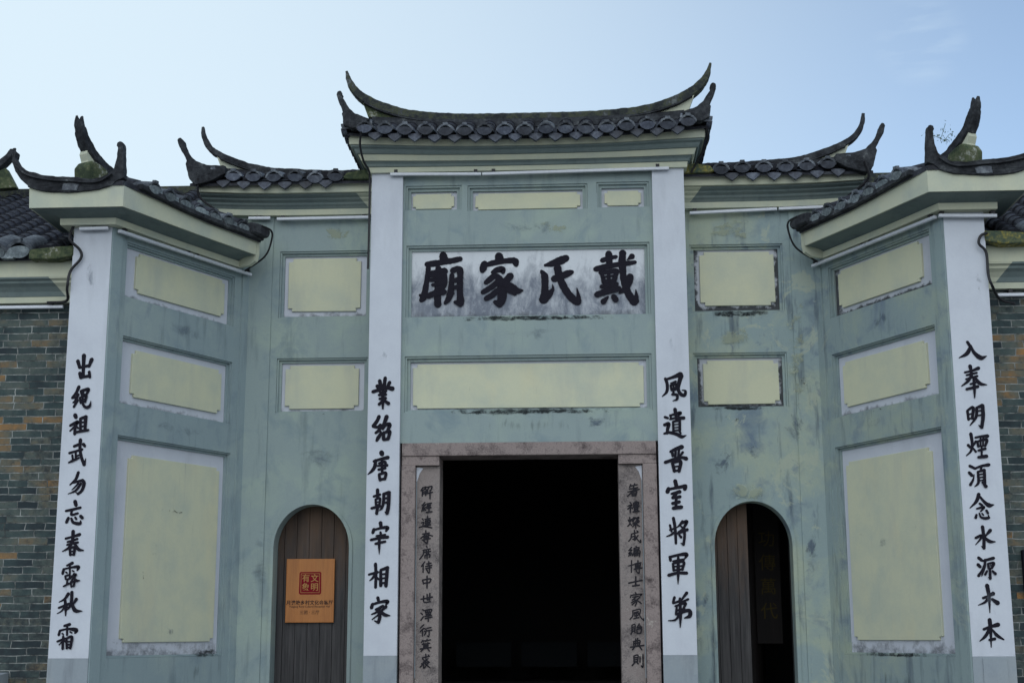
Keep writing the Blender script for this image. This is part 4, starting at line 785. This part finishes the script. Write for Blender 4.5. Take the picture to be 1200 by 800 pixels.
('家', 'post', 1.018, 1.931, '-3,64,11 3,48,11;-45,40,11 -53,17,11;-47,38,11 53,50,11 39,32,11;-32,21,11 28,30,11;3,22,11 -37,-8,11;-20,8,11 5,-26,11 -10,-64,11;-7,-10,11 -46,-32,11;-3,-22,11 -38,-52,11;36,19,11 4,-8,11;5,-6,11 51,-40,11'),
('風', 'post', 1.025, 1.783, '-40,43,11 -41,-7,11 -68,-40,11;-40,41,11 31,53,11 26,-7,11 68,-53,11 65,-30,11;14,34,11 -26,23,11;-24,17,11 -22,-9,11;-24,17,11 12,21,11 8,-5,11;-22,-7,11 8,-3,11;-6,29,11 -7,-29,11;-31,-32,11 17,-23,11'),
('貽', 'post', 1.015, 1.653, '-41,37,11 -42,-21,11;-41,36,11 -11,42,11 -13,-18,11;-39,18,11 -14,21,11;-40,0,11 -15,3,11;-42,-20,11 -13,-15,11;-36,-21,11 -52,-49,11;-19,-20,11 -9,-33,11;30,49,11 6,12,11;6,12,11 52,20,11;36,33,11 49,10,11;5,-4,11 6,-41,11;5,-4,11 49,2,11 41,-39,11;6,-40,11 41,-36,11'),
('典', 'post', 1.021, 1.514, '-33,24,12 -32,-17,12;-33,24,12 25,32,12 20,-10,12;-13,49,12 -14,-13,12;5,53,12 4,-11,12;-31,6,12 20,12,12;-64,-29,12 64,-12,12;-25,-28,12 -45,-53,12;21,-22,12 42,-53,12'),
('則', 'post', 1.021, 1.361, '-33,43,12 -34,-14,12;-33,43,12 5,49,12 0,-10,12;-31,25,12 1,28,12;-32,6,12 0,10,12;-34,-12,12 0,-9,12;-24,-16,12 -52,-46,12;-7,-15,12 6,-31,12;24,36,12 23,-14,12;52,56,12 50,-56,12 35,-49,12'),
]
# ------------------------------------------------------------------ brush lettering
def brush(bm, pts, y, k, rough=.04, wk=1.):
    """one brush stroke: a tapering ribbon with rounded ends on the plane y"""
    P = [Vector((pts[i], pts[i+1], max(pts[i+2]*wk, 1.5))) for i in range(0, len(pts), 3)]
    C = crom(P, 7); L, Rr = [], []
    n = len(C)
    for i, c in enumerate(C):
        t = (C[min(i+1, n-1)]-C[max(i-1, 0)]); t.z = 0; t.normalize()
        h = c.z/2*(1+random.uniform(-rough, rough)); nx, nz = -t.y, t.x
        L.append((c.x+nx*h, c.y+nz*h)); Rr.append((c.x-nx*h, c.y-nz*h))
    def endcap(c, d, h, m=5):
        a0 = math.atan2(d.y, d.x)
        return [(c.x+h*.9*math.cos(a0+math.pi/2-math.pi*i/m), c.y+h*.9*math.sin(a0+math.pi/2-math.pi*i/m)) for i in range(1, m)]
    d0 = C[0]-C[1]; d1 = C[-1]-C[-2]
    V = lambda q: bm.verts.new((q[0]/1000, y-.0006*k, q[1]/1000))
    vl, vr = [V(q) for q in L], [V(q) for q in Rr]
    for i in range(n-1):
        bm.faces.new((vl[i], vl[i+1], vr[i+1], vr[i]))
    e1 = [V(q) for q in endcap(C[-1], d1, C[-1].z/2)]; e0 = [V(q) for q in endcap(C[0], d0, C[0].z/2)]
    bm.faces.new([vl[-1]]+e1+[vr[-1]]); bm.faces.new([vr[0]]+e0+[vl[0]])
YPL = {'board': .056, 'pilin': -.0525, 'pilout': YO-.0025, 'post': .040}
POSTS = {}
for o in DS.children:
    if o.name.startswith('inscribed_post'):
        POSTS[1 if o.data.vertices[0].co.x > 0 else -1] = o
for ch, plane, cx, cz, enc in CHARS:
    bm = bmesh.new()
    for k, st in enumerate(enc.split(';')):
        brush(bm, [float(v) for q in st.split() for v in q.split(',')], 0, k+1, .07 if plane == 'board' else .04, 1.0 if plane == 'board' else 1.14)
    sg = 1 if cx > 0 else -1
    par = NB if plane == 'board' else PIL[(sg, 0 if plane == 'pilin' else 1)] if plane != 'post' else DS
    me = bpy.data.meshes.new('character'); 
    for f in bm.faces:
        f.normal_update()
        if f.normal.y > 0: f.normal_flip()
    bm.to_mesh(me); bm.free()
    o = link('character', me, M_INK if plane != 'post' else M_INK2, par); o.matrix_basis = Matrix.Translation((cx, YPL[plane], cz))

def text(name, body, size, mat, parent, M, ext=.0006, bold=0.):
    cu = bpy.data.curves.new(name, 'FONT'); cu.body = body; cu.size = size; cu.align_x = 'CENTER'; cu.align_y = 'CENTER'; cu.extrude = ext; cu.offset = bold
    t = bpy.data.objects.new(name, cu); COL.objects.link(t)
    dg = bpy.context.evaluated_depsgraph_get(); me = bpy.data.meshes.new_from_object(t.evaluated_get(dg)); bpy.data.objects.remove(t)
    o = link(name, me, mat, parent); o.matrix_basis = M; return o
FACE = Matrix.Rotation(rad(90), 4, 'X')

# ------------------------------------------------------------------ brick side halls
for s in (-1, 1):
    H = thing('brick_side_hall', ('blue-grey and orange brick hall with grey tile roof left of the gatehouse' if s < 0 else 'brown and dark brick hall with lichened eave right of the gatehouse'), 'building', (s*6.5, 1, 0))
    yb = -1.0; xi, xe = 4.10, 9.6
    X = lambda a, b: (a, b) if s > 0 else (-b, -a)
    bm = bmesh.new(); x0, x1 = X(xi, xe); box(bm, x0, x1, yb, yb+.3, 0, 4.66)
    x0, x1 = X(xe-.3, xe); box(bm, x0, x1, yb+.301, 4.9, 0, 4.66)
    wl = from_bm('brick_wall', bm, M_BRICK_L if s < 0 else M_BRICK_R, H)
    # cream frieze with a dark cove let into it
    bm = bmesh.new(); x0, x1 = X(xi+.02, xe+.1)
    pth = [(x0, yb), (x1, yb)]
    moulding(bm, pth, [(-.05, 4.66), (.06, 4.66), (.065, 4.715), (-.05, 4.715)]); fz = from_bm('frieze', bm, M_CREAMTRIM, H)
    bm = bmesh.new(); moulding(bm, pth, [(-.05, 4.875), (.20, 4.875), (.205, 5.06), (-.05, 5.06)]); from_bm('frieze_band', bm, M_CREAMTRIM, fz)
    cx0, cx1 = X(xi+.022, xe+.1)
    bm = bmesh.new(); moulding(bm, [(cx0, yb), (cx1, yb)], [(-.05, 4.717), (.07, 4.717), (.085, 4.76), (.12, 4.80), (.16, 4.825), (.165, 4.845), (.198, 4.86), (.2, 4.873), (-.05, 4.873)]); from_bm('cove', bm, M_COVE, fz)
    pf = [(-.05, 4.7175), (.074, 4.7175), (.089, 4.76), (.124, 4.80), (.164, 4.825), (.169, 4.845), (.202, 4.86), (.204, 4.8725), (-.05, 4.8725)]
    slant_end(s, xi+.0225, 4.29, yb, pf, 4.7175, .8, 'frieze_end', fz)
    # roof
    ey, ez, ry, rz = yb-.26, 5.085, 2.0, 6.66
    bm = bmesh.new()
    x0, x1 = X(4.12, xe+.2)
    sl0 = (rz-ez)/(ry-ey); ya = -.12; xa0, xa1 = X(3.62, 4.12)
    solid(bm, [[(ya, ez-.02+sl0*(ya-ey)), (ry, rz-.02), (ry, rz-.07), (ya, ez-.07+sl0*(ya-ey))]], lambda u, v, d: (d, u, v), xa0, xa1)
    solid(bm, [[(ey, ez-.02), (ry, rz-.02), (ry+3.2, ez-.02), (ry+3.2, ez-.07), (ry, rz-.07), (ey, ez-.07)]], lambda u, v, d: (d, u, v), x0, x1)
    rf = from_bm('roof', bm, M_TILE, H)
    n = 24; sx = 4.43 if s > 0 else -(4.43+.235*(n-1)); up = Vector((0, ry-ey, rz-ez))
    bm = bmesh.new(); tile_rows(bm, (sx, ey+.02, ez), (1, 0, 0), up, n, .235, up.length, .085, .145)
    nx = 3 if s > 0 else 3
    tile_rows(bm, ((3.725 if s > 0 else -4.195), ey+1.2, ez+1.2*(rz-ez)/(ry-ey)), (1, 0, 0), up, 3, .235, up.length-1.34, .085, .145)
    from_bm('tile_rows', bm, M_TILE, rf)
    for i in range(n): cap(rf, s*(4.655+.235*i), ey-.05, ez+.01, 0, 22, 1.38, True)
    # eave blocks between the round ends, the mossy flashing by the pillar
    for i in range(n-1):
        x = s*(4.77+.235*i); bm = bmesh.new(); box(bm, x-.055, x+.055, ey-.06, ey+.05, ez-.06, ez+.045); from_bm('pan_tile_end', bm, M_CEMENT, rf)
    prism('flashing', [[(s*a, b) for a, b in ((4.145, 5.035), (4.145, 5.13), (4.30, 5.125), (4.56, 5.10), (4.56, 5.01), (4.30, 5.005))]], plane_y(ey), -.08, .4, M_LICHEN if s > 0 else M_MOSS, rf, .012)
    bm = bmesh.new(); x0, x1 = X(3.62, xe+.2); box(bm, x0, x1, ry-.11, ry+.11, rz-.04, rz+.085); rg = from_bm('ridge', bm, M_RIDGE, rf)
    bm = bmesh.new(); box(bm, x0, x1, ry-.16, ry+.16, rz-.10, rz-.042); from_bm('ridge_course', bm, M_CAPRIM, rg)
    # firewall gable with a forked horn far along the ridge
    gy = 1.5
    bm = bmesh.new(); sweep(bm, [(s*6.6, gy, 6.70), (s*6.36, gy, 6.75), (s*6.15, gy, 6.88), (s*6.03, gy, 6.985), (s*5.995, gy, 7.06)], [.14, .14, .13, .12, .10], [.11, .11, .10, .08, .06], (0, 1, 0), 5)
    for dx, dz in ((.02, .05), (-.035, .055)): sweep(bm, [(s*6.0, gy, 7.03), (s*(5.995+dx*.6), gy, 7.06+dz*.5), (s*(5.99+dx), gy, 7.05+dz)], [.08, .06, .02], [.035, .03, .012], (0, 1, 0), 3)
    from_bm('gable_horn', bm, M_RIDGEDARK, rf, True)
    prism('gable_gore', [[(s*a, b) for a, b in ((6.22, 6.60), (6.16, 6.80), (6.04, 6.86), (5.97, 6.74), (5.90, 6.62))]], plane_y(gy), -.05, .06, M_MOSS, rf, .01)
# low rendered ledge at the foot of the left hall
bm = bmesh.new(); solid(bm, [[(-1.30, 0), (-1.003, 0), (-1.003, 1.285), (-1.30, 1.262)]], lambda u, v, d: (d, u, v), -5.6, -4.62)
tag(from_bm('rendered_ledge', bm, M_GREYBASE), 'low grey rendered ledge at the foot of the left brick wall', 'ledge')
# dark plaque on the right brick wall
pq = thing('wall_plaque', 'dark rectangular plaque on the brick wall right of the gatehouse', 'plaque', (4.55, -1.03, 1.8))
prism('plaque_board', [rect(4.37, 4.85, 1.80, 2.30)], plane_y(-1.045), 0, .04, M_DARKWOOD, pq, .006)
prism('plaque_frame', [rect(4.355, 4.865, 1.785, 2.315), rect(4.378, 4.842, 1.808, 2.292)], plane_y(-1.06), 0, .058, M_INK, pq)

# ------------------------------------------------------------------ notice board on the closed door
ny = YB+.195
nb = thing('notice_board', 'orange wooden notice board with red seal hung on the closed arched door', 'notice board', (-2.23, ny, 1.73))
prism('board', [rect(-2.478, -1.987, 1.728, 2.36)], plane_y(ny-.012), 0, .026, M_BOARD, nb, .004)
sx, sz = -2.232, 2.118
sl_ = [(sx+.113*a, sz+.113*b) for a, b in ((-1, -.88), (-.88, -1), (.86, -1), (1, -.9), (.98, .9), (.9, 1), (-.9, .98), (-.98, .88))]
se = prism('seal', [sl_], plane_y(ny-.0135), 0, .003, M_SEAL, nb)
o_ = [(sx+.096*a, sz+.096*b) for a, b in ((-1, -1), (1, -1), (1, 1), (-1, 1))]; i_ = [(sx+.092*a, sz+.092*b) for a, b in ((-1, -1), (1, -1), (1, 1), (-1, 1))]
prism('seal_border', [o_, i_], plane_y(ny-.0145), 0, .001, M_SEALTXT, se)
for chh, dx, dz in (('文', .047, .046), ('明', .047, -.046), ('有', -.047, .046), ('象', -.047, -.046)):
    text('seal_character', chh, .082, M_SEALTXT, se, Matrix.Translation((sx+dx*.95, ny-.0148, sz+dz*.95)) @ FACE, bold=.0006)
text('lettering', '月港塘乡村文化会客厅', .0475, M_INK, nb, Matrix.Translation((sx, ny-.0135, 1.922)) @ FACE, bold=.0007)
text('lettering', 'Yuegang Rural Cultural Reception Hall', .0265, M_INK, nb, Matrix.Translation((sx, ny-.0135, 1.886)) @ FACE)
text('lettering', '三团 · 三厅', .042, M_INK, nb, Matrix.Translation((sx, ny-.0135, 1.826)) @ FACE)

# ------------------------------------------------------------------ inside: couplet boards, altar
def couplet(x, y, z0, z1, wdt, chars, size, label, zt):
    c = thing('couplet_board', label, 'couplet board', (x, y, z0), 'couplet boards in the dark hall')
    prism('board', [rect(x-wdt/2, x+wdt/2, z0, z1)], plane_y(y), 0, .03, M_DARKWOOD, c, .008)
    for i, q in enumerate(chars): text('gold_character', q, size, M_GOLD, c, Matrix.Translation((x, y-.002, zt-i*size*1.38)) @ FACE)
couplet(2.50, 1.82, 1.5, 3.4, .27, '功傳萬代', .185, 'black board with gold characters nearest the right edge of the open arch', 2.60)
couplet(2.20, 2.9, 1.7, 3.8, .22, '人文蔚起人明昌', .15, 'black board with small gold characters beside the open door leaf', 3.3)
at = thing('altar_table', 'dark altar table with pale painted panels at the back of the hall', 'table', (0, 6.8, 0))
bm = bmesh.new(); box(bm, -1.5, 1.5, 6.4, 7.4, .9, .98); box(bm, -1.45, 1.45, 6.5, 7.3, .06, .9); from_bm('table_body', bm, M_DARKWOOD, at)
for k in range(4): x = -1.35+.7*k; prism('front_panel', [rect(x, x+.6, .25, .8)], plane_y(6.5), -.012, 0, M_PANEL, at)
for k in range(3): x = -1.35+.95*k; prism('upper_panel', [rect(x, x+.8, 1.15, 1.5)], plane_y(7.25), -.012, .04, M_PANEL, at)

# ------------------------------------------------------------------ tube lamps under the eaves and loose cables
def lamp(p0, p1, label, clip=True, r=.016):
    a, b = Vector(p0), Vector(p1); t = thing('tube_lamp', label, 'tube lamp', a, 'slim tube lamps under the eaves')
    bm = bmesh.new(); d = (b-a).normalized(); sdv = Vector((d.y, -d.x, 0)).normalized()
    sweep(bm, [a, a.lerp(b, .5), b], [.034]*3, [.030]*3, None, 3); from_bm('lamp_body', bm, M_TUBE, t)
    for f in ((.06, .94) if (b-a).length > .3 else (.5,)):
        q = a.lerp(b, f); bm = bmesh.new(); box(bm, q.x-.018, q.x+.018, q.y-.005, q.y+.05, q.z+.012, q.z+.05); from_bm('clip', bm, M_CABLE, t)
lamp((-1.385, -.085, 6.178), (-.462, -.085, 6.163), 'slim white tube lamp over the left half of the centre bay')
lamp((-.45, -.085, 6.163), (1.43, -.085, 6.186), 'longest slim white tube lamp over the right of the centre bay')
lamp((-2.93, YB-.07, 5.872), (-2.70, YB-.07, 5.870), 'shortest tube lamp in the left side bay corner')
lamp((-2.63, YB-.07, 5.858), (-1.66, YB-.07, 5.862), 'tube lamp above the two left side bay panels')
lamp((1.66, YB-.07, 5.845), (2.55, YB-.07, 5.872), 'tube lamp above the mouldy right side bay panels')
lamp((2.57, YB-.07, 5.873), (3.02, YB-.07, 5.885), 'tube lamp in the right side bay corner')
for s in (-1, 1):
    nm = 'left' if s < 0 else 'right'
    a, b, c = (Vector(plane_wing(s, .07)(u, 5.262, 0)) for u in (.02, 1.02, 1.90))
    lamp(a, b-(b-a)*.01, 'sloping tube lamp along the %s wing nearer its white pillar' % nm)
    lamp(b, c, 'sloping tube lamp along the %s wing nearer the inner corner' % nm)
    if s < 0: lamp((-4.08, YO-.05, 5.278), (-3.81, YO-.05, 5.281), 'short tube lamp across the top of the left white pillar')
    else: lamp((3.74, YO-.05, 5.262), (4.25, YO-.05, 5.252), 'short tube lamp across the top of the right white pillar')
lamp((-6.4, -1.06, 4.622), (-4.31, -1.06, 4.618), 'tube lamp under the left brick hall frieze')
lamp((4.30, -1.06, 4.60), (6.3, -1.06, 4.60), 'tube lamp under the right brick hall frieze')
def cable(pts, label, r=.011):
    bm = bmesh.new(); tube(bm, pts, r, 8, 8); o = from_bm('cable', bm, M_CABLE, None, True); tag(o, label, 'cable', 'black cables clipped to the facade')
cable([(-4.14, -1.36, 5.33), (-4.16, -1.40, 5.18), (-4.07, -1.37, 5.08), (-4.06, -1.36, 5.00), (-4.15, -1.36, 4.88), (-4.17, -1.36, 4.72), (-4.26, -1.12, 4.66), (-4.45, -1.1, 4.65)], 'black cable looping down beside the left white pillar', .013)
cable([(4.16, -1.36, 5.10), (4.10, -1.37, 5.07), (4.08, -1.37, 5.0), (4.14, -1.36, 4.92), (4.145, -1.36, 4.72), (4.17, -1.36, 4.62), (4.30, -1.12, 4.55), (4.45, -1.05, 4.52)], 'black cable looping down beside the right white pillar', .013)
cable([(-1.64, -.42, 6.52), (-1.66, -.33, 6.40), (-1.64, -.22, 6.28), (-1.60, -.12, 6.21), (-1.598, -.06, 6.1), (-1.597, -.06, 5.6), (-1.60, -.06, 5.2)], 'black cable down the left edge of the tall left pillar', .011)
cable([(1.80, -.33, 6.52), (1.82, -.2, 6.43), (1.72, .0, 6.28), (1.66, .05, 6.18)], 'black cable under the right end of the highest eave', .012)
cable([(-3.40, .05, 6.22), (-3.40, .12, 6.05), (-3.25, .2, 5.93), (-3.18, .3, 5.90)], 'black cable dropping from the left side bay eave', .012)
cable([(3.40, .02, 6.26), (3.44, .08, 6.10), (3.28, .2, 5.97), (3.15, .3, 5.90)], 'black cable dropping from the right side bay eave', .014)
for s in (-1, 1):
    q = lambda u, o, z: plane_wing(s, o)(u, z, 0)
    cable([q(1.60, .44, 5.66), q(1.74, .45, 5.64), q(1.79, .42, 5.56), q(1.80, .33, 5.40), q(1.77, .10, 5.27)], 'black cable round the inner end of the %s wing roof' % ('left' if s < 0 else 'right'), .010)
# ------------------------------------------------------------------ weed sprig on the right wing roof
bx, by, bz = 3.60, -1.62, 5.96
wd_ = thing('weed', 'thin leafy weed sprouting from the right wing roof horn', 'weed', (bx, by, bz))
bm = bmesh.new()
tw = [[(bx+.02, by, bz), (bx+.06, by, bz-.02), (bx+.12, by, bz-.05), (bx+.20, by, bz-.09)], [(bx+.14, by, bz-.06), (bx+.17, by, bz+.02), (bx+.19, by, bz+.08)], [(bx+.17, by, bz-.08), (bx+.22, by, bz-.02), (bx+.24, by, bz-.03)]]
for k in tw: tube(bm, k, .0022, 5, 4)
from_bm('stem', bm, M_LEAF, wd_)
bm = bmesh.new()
for k in range(90):
    t = random.choice(tw); p = Vector(t[random.randrange(len(t))])+Vector((random.gauss(0, .018), random.gauss(0, .02), random.gauss(0, .016)))
    if k < 18: p = Vector((bx+.045, by, bz-.02))+Vector((random.gauss(0, .02), random.gauss(0, .02), random.gauss(0, .018)))
    a = Vector((random.gauss(0, 1), random.gauss(0, 1), random.gauss(0, 1))).normalized(); b = a.orthogonal().normalized(); l = random.uniform(.008, .016)
    vv = [bm.verts.new(x) for x in (p-a*l, p+b*l*.5, p+a*l, p-b*l*.5)]; bm.faces.new(vv)
from_bm('leaves', bm, M_LEAF, wd_)
for o in (P_RIM, P_LENS, P_DRIP, P_CEM): bpy.data.objects.remove(o)

# ------------------------------------------------------------------ mould and rain stains on the plaster
def stain_mat(name, c, dens, scale, mscale=(1, 1, 1), rim=.45, amax=.5, soft=.16):
    m, tt, b = newmat(name); o = co(tt); g = sep(tt, co(tt, 'Generated'))
    n1 = noise(tt, o, scale, 9, .72, mscale, .4)
    def edge(a): return mrange(tt, mathn(tt, 'MINIMUM', a, mathn(tt, 'SUBTRACT', 1., a)), 0, rim, 0, 1, True)
    q = nn(tt, 'ShaderNodeAttribute', attribute_name='uv2'); u = sep(tt, q.outputs['Vector'])
    e = mathn(tt, 'MULTIPLY', edge(u[0]), edge(u[1]))
    lo = .64-.24*dens
    f = mrange(tt, mathn(tt, 'ADD', n1, mathn(tt, 'MULTIPLY', mathn(tt, 'SUBTRACT', e, 1.), .30)), lo, lo+soft, 0, amax, True)
    lk(tt, f, b.inputs['Alpha']); b.inputs['Base Color'].default_value = c+(1,); b.inputs['Roughness'].default_value = .95; b.inputs['Specular IOR Level'].default_value = .1
    return m
ST_BLACK = stain_mat('black_mould', (.022, .026, .028), 1.25, 11, (1, 1, 1.8), .4, .85, .24)
ST_BLACKF = stain_mat('black_mould_specks', (.03, .034, .038), .52, 15, (1, 1, 1.3), .5, .75, .14)
ST_GREY = stain_mat('grey_damp', (.11, .145, .20), .72, 3.8, (1.2, 1.2, .9), .5, .62, .14)
ST_GREYF = stain_mat('grey_damp_faint', (.14, .18, .235), .72, 2.8, (1, 1, 1.6), .5, .42, .22)
ST_DRIP = stain_mat('rain_drips', (.065, .085, .105), .8, 5, (3.4, 3.4, .45), .5, .45, .25)
ST_PALE = stain_mat('pale_repair', (.38, .42, .31), .72, 4.2, (1, 1, 1.5), .45, .55, .10)
ST_SMUDGE = stain_mat('smudge', (.22, .25, .29), .74, 6, (1.5, 1.5, .7), .5, .45, .22)
def stain(to3, u0, u1, z0, z1, m, parent, off=.0025):
    me = bpy.data.meshes.new('stain'); me.from_pydata([to3(a, b, -off) for a, b in rect(u0, u1, z0, z1)], [], [(0, 1, 2, 3)])
    at = me.attributes.new('uv2', 'FLOAT_VECTOR', 'POINT')
    for i, v in enumerate(((0, 0, 0), (1, 0, 0), (1, 1, 0), (0, 1, 0))): at.data[i].vector = v
    return link('stain', me, m, parent)
by = {}
for o in T.children: by.setdefault(o.name.split('.')[0], []).append(o)
cw = by['centre_wall'][0]; sb = sorted(by['side_bay_wall'], key=lambda o: o.data.vertices[0].co.x); ww_ = sorted(by['wing_wall'], key=lambda o: o.data.vertices[0].co.x)
fp = plane_y(-.05); fo = plane_y(YO); wl_, wr_ = plane_wing(-1), plane_wing(1)
stain(F0, -1.24, 1.24, 3.70, 3.80, ST_BLACK, cw, .004); stain(F0, -1.2, 1.22, 4.645, 4.725, ST_BLACK, cw); stain(F0, -1.2, 1.2, 3.46, 3.76, ST_DRIP, cw)
stain(F0, -.86, -.46, 3.45, 3.75, ST_GREYF, cw, .003); stain(F0, .36, .98, 3.42, 3.82, ST_GREY, cw, .003); stain(F0, -1.2, 1.2, 4.35, 4.70, ST_GREYF, cw, .002)
stain(F0, -1.2, 1.2, 5.45, 5.80, ST_GREYF, cw); stain(F0, -.2, .7, 5.45, 5.8, ST_PALE, cw, .0035)
for k, (a, b, c, d, m_) in enumerate(((1.62, 2.62, 3.60, 3.85, ST_BLACKF), (1.62, 2.62, 4.74, 4.85, ST_BLACK), (1.62, 2.62, 3.79, 3.86, ST_BLACK), (1.60, 2.35, 2.9, 3.75, ST_GREY), (1.9, 2.5, 3.1, 3.7, ST_GREY), (2.45, 2.9, 3.0, 4.3, ST_GREY),
      (2.62, 2.9, 1.1, 3.4, ST_GREY), (1.6, 2.62, 5.5, 5.86, ST_PALE), (1.62, 2.6, 4.36, 4.8, ST_PALE), (2.5, 2.9, 3.4, 5.4, ST_PALE), (1.58, 1.82, .9, 2.6, ST_GREY), (2.6, 2.9, 3.85, 4.3, ST_BLACKF), (1.6, 2.7, 2.75, 3.2, ST_PALE), (1.7, 2.3, 5.3, 5.53, ST_BLACKF))):
    stain(FB, a, b, c, d, m_, sb[1], .0175+.0012*k if b > 2.66 else .002+.0012*k)
stain(FB, -2.6, -1.7, 3.78, 3.85, ST_BLACKF, sb[0]); stain(FB, -2.3, -1.66, 5.55, 5.85, ST_PALE, sb[0]); stain(FB, -2.66, -1.6, 2.9, 3.8, ST_GREYF, sb[0], .003); stain(FB, -2.9, -2.5, 1.0, 3.5, ST_GREYF, sb[0], .018)
stain(wl_, 1.0, 1.8, 1.05, 1.46, ST_DRIP, ww_[0], .003); stain(wl_, 1.2, 1.8, 1.38, 1.5, ST_BLACK, ww_[0], .004); stain(wl_, .2, 1.8, 3.4, 3.68, ST_GREYF, ww_[0], .003); stain(wl_, .2, 1.8, 4.32, 4.68, ST_GREYF, ww_[0], .003)
stain(wr_, .2, 1.8, .9, 1.44, ST_DRIP, ww_[1], .003); stain(wr_, .22, 1.76, 1.385, 1.45, ST_BLACK, ww_[1], .004); stain(wr_, .2, 1.8, 3.63, 3.71, ST_BLACKF, ww_[1], .003); stain(wr_, .2, 1.85, 3.4, 3.72, ST_GREYF, ww_[1], .005); stain(wr_, .15, 1.85, 4.3, 4.72, ST_GREY, ww_[1], .006)
stain(fo, 3.98, 4.148, 4.35, 4.95, ST_SMUDGE, PIL[(1, 1)]); stain(fo, 3.99, 4.147, 4.42, 4.8, ST_BLACKF, PIL[(1, 1)], .004); stain(fp, -1.575, -1.265, 4.1, 4.6, ST_SMUDGE, PIL[(-1, 0)]); stain(fp, 1.265, 1.575, 4.1, 4.7, ST_SMUDGE, PIL[(1, 0)]); stain(fp, 1.45, 1.577, 5.2, 5.95, ST_SMUDGE, PIL[(1, 0)], .004)
stain(fo, -4.148, -3.80, 1.42, 2.4, ST_SMUDGE, PIL[(-1, 1)]); stain(fo, 3.80, 4.148, 1.42, 2.3, ST_SMUDGE, PIL[(1, 1)], .005); stain(fp, 1.265, 1.575, 1.42, 2.1, ST_SMUDGE, PIL[(1, 0)], .005); stain(fo, -4.14, -3.8, 4.4, 5.3, ST_SMUDGE, PIL[(-1, 1)], .004); stain(fp, -1.575, -1.265, 1.42, 2.2, ST_SMUDGE, PIL[(-1, 0)], .004)
for s, q in ((-1, .25), (1, .5)):
    pw = plane_wing(s, -.038)
    for o in T.children:
        if o.name.startswith('wall_panel') and any(c.name.startswith('plaque') for c in o.children):
            v = o.data.vertices[0].co
            if v.x*s > 2.9 and min(x.co.z for x in o.data.vertices) < 1.6:
                pq_ = [c for c in o.children if c.name.startswith('plaque')][0]
                if s > 0:
                    for a, b, c, d in ((.95, 1.2, 2.55, 2.68), (1.0, 1.3, 2.3, 2.55), (.55, .8, 2.45, 2.66), (1.35, 1.6, 2.45, 2.62)): stain(pw, a, b, c, d, ST_GREYF, pq_, .003)
                else:
                    stain(pw, .42, 1.66, 2.72, 2.80, ST_BLACKF, pq_, .003); stain(pw, .98, 1.06, 1.6, 2.78, ST_BLACKF, pq_, .0035); stain(pw, .62, .70, 1.7, 2.6, ST_BLACKF, pq_, .0035); stain(pw, .6, 1.0, 2.2, 2.6, ST_GREYF, pq_, .004); stain(pw, .42, 1.64, 1.56, 1.72, ST_SMUDGE, pq_, .005)
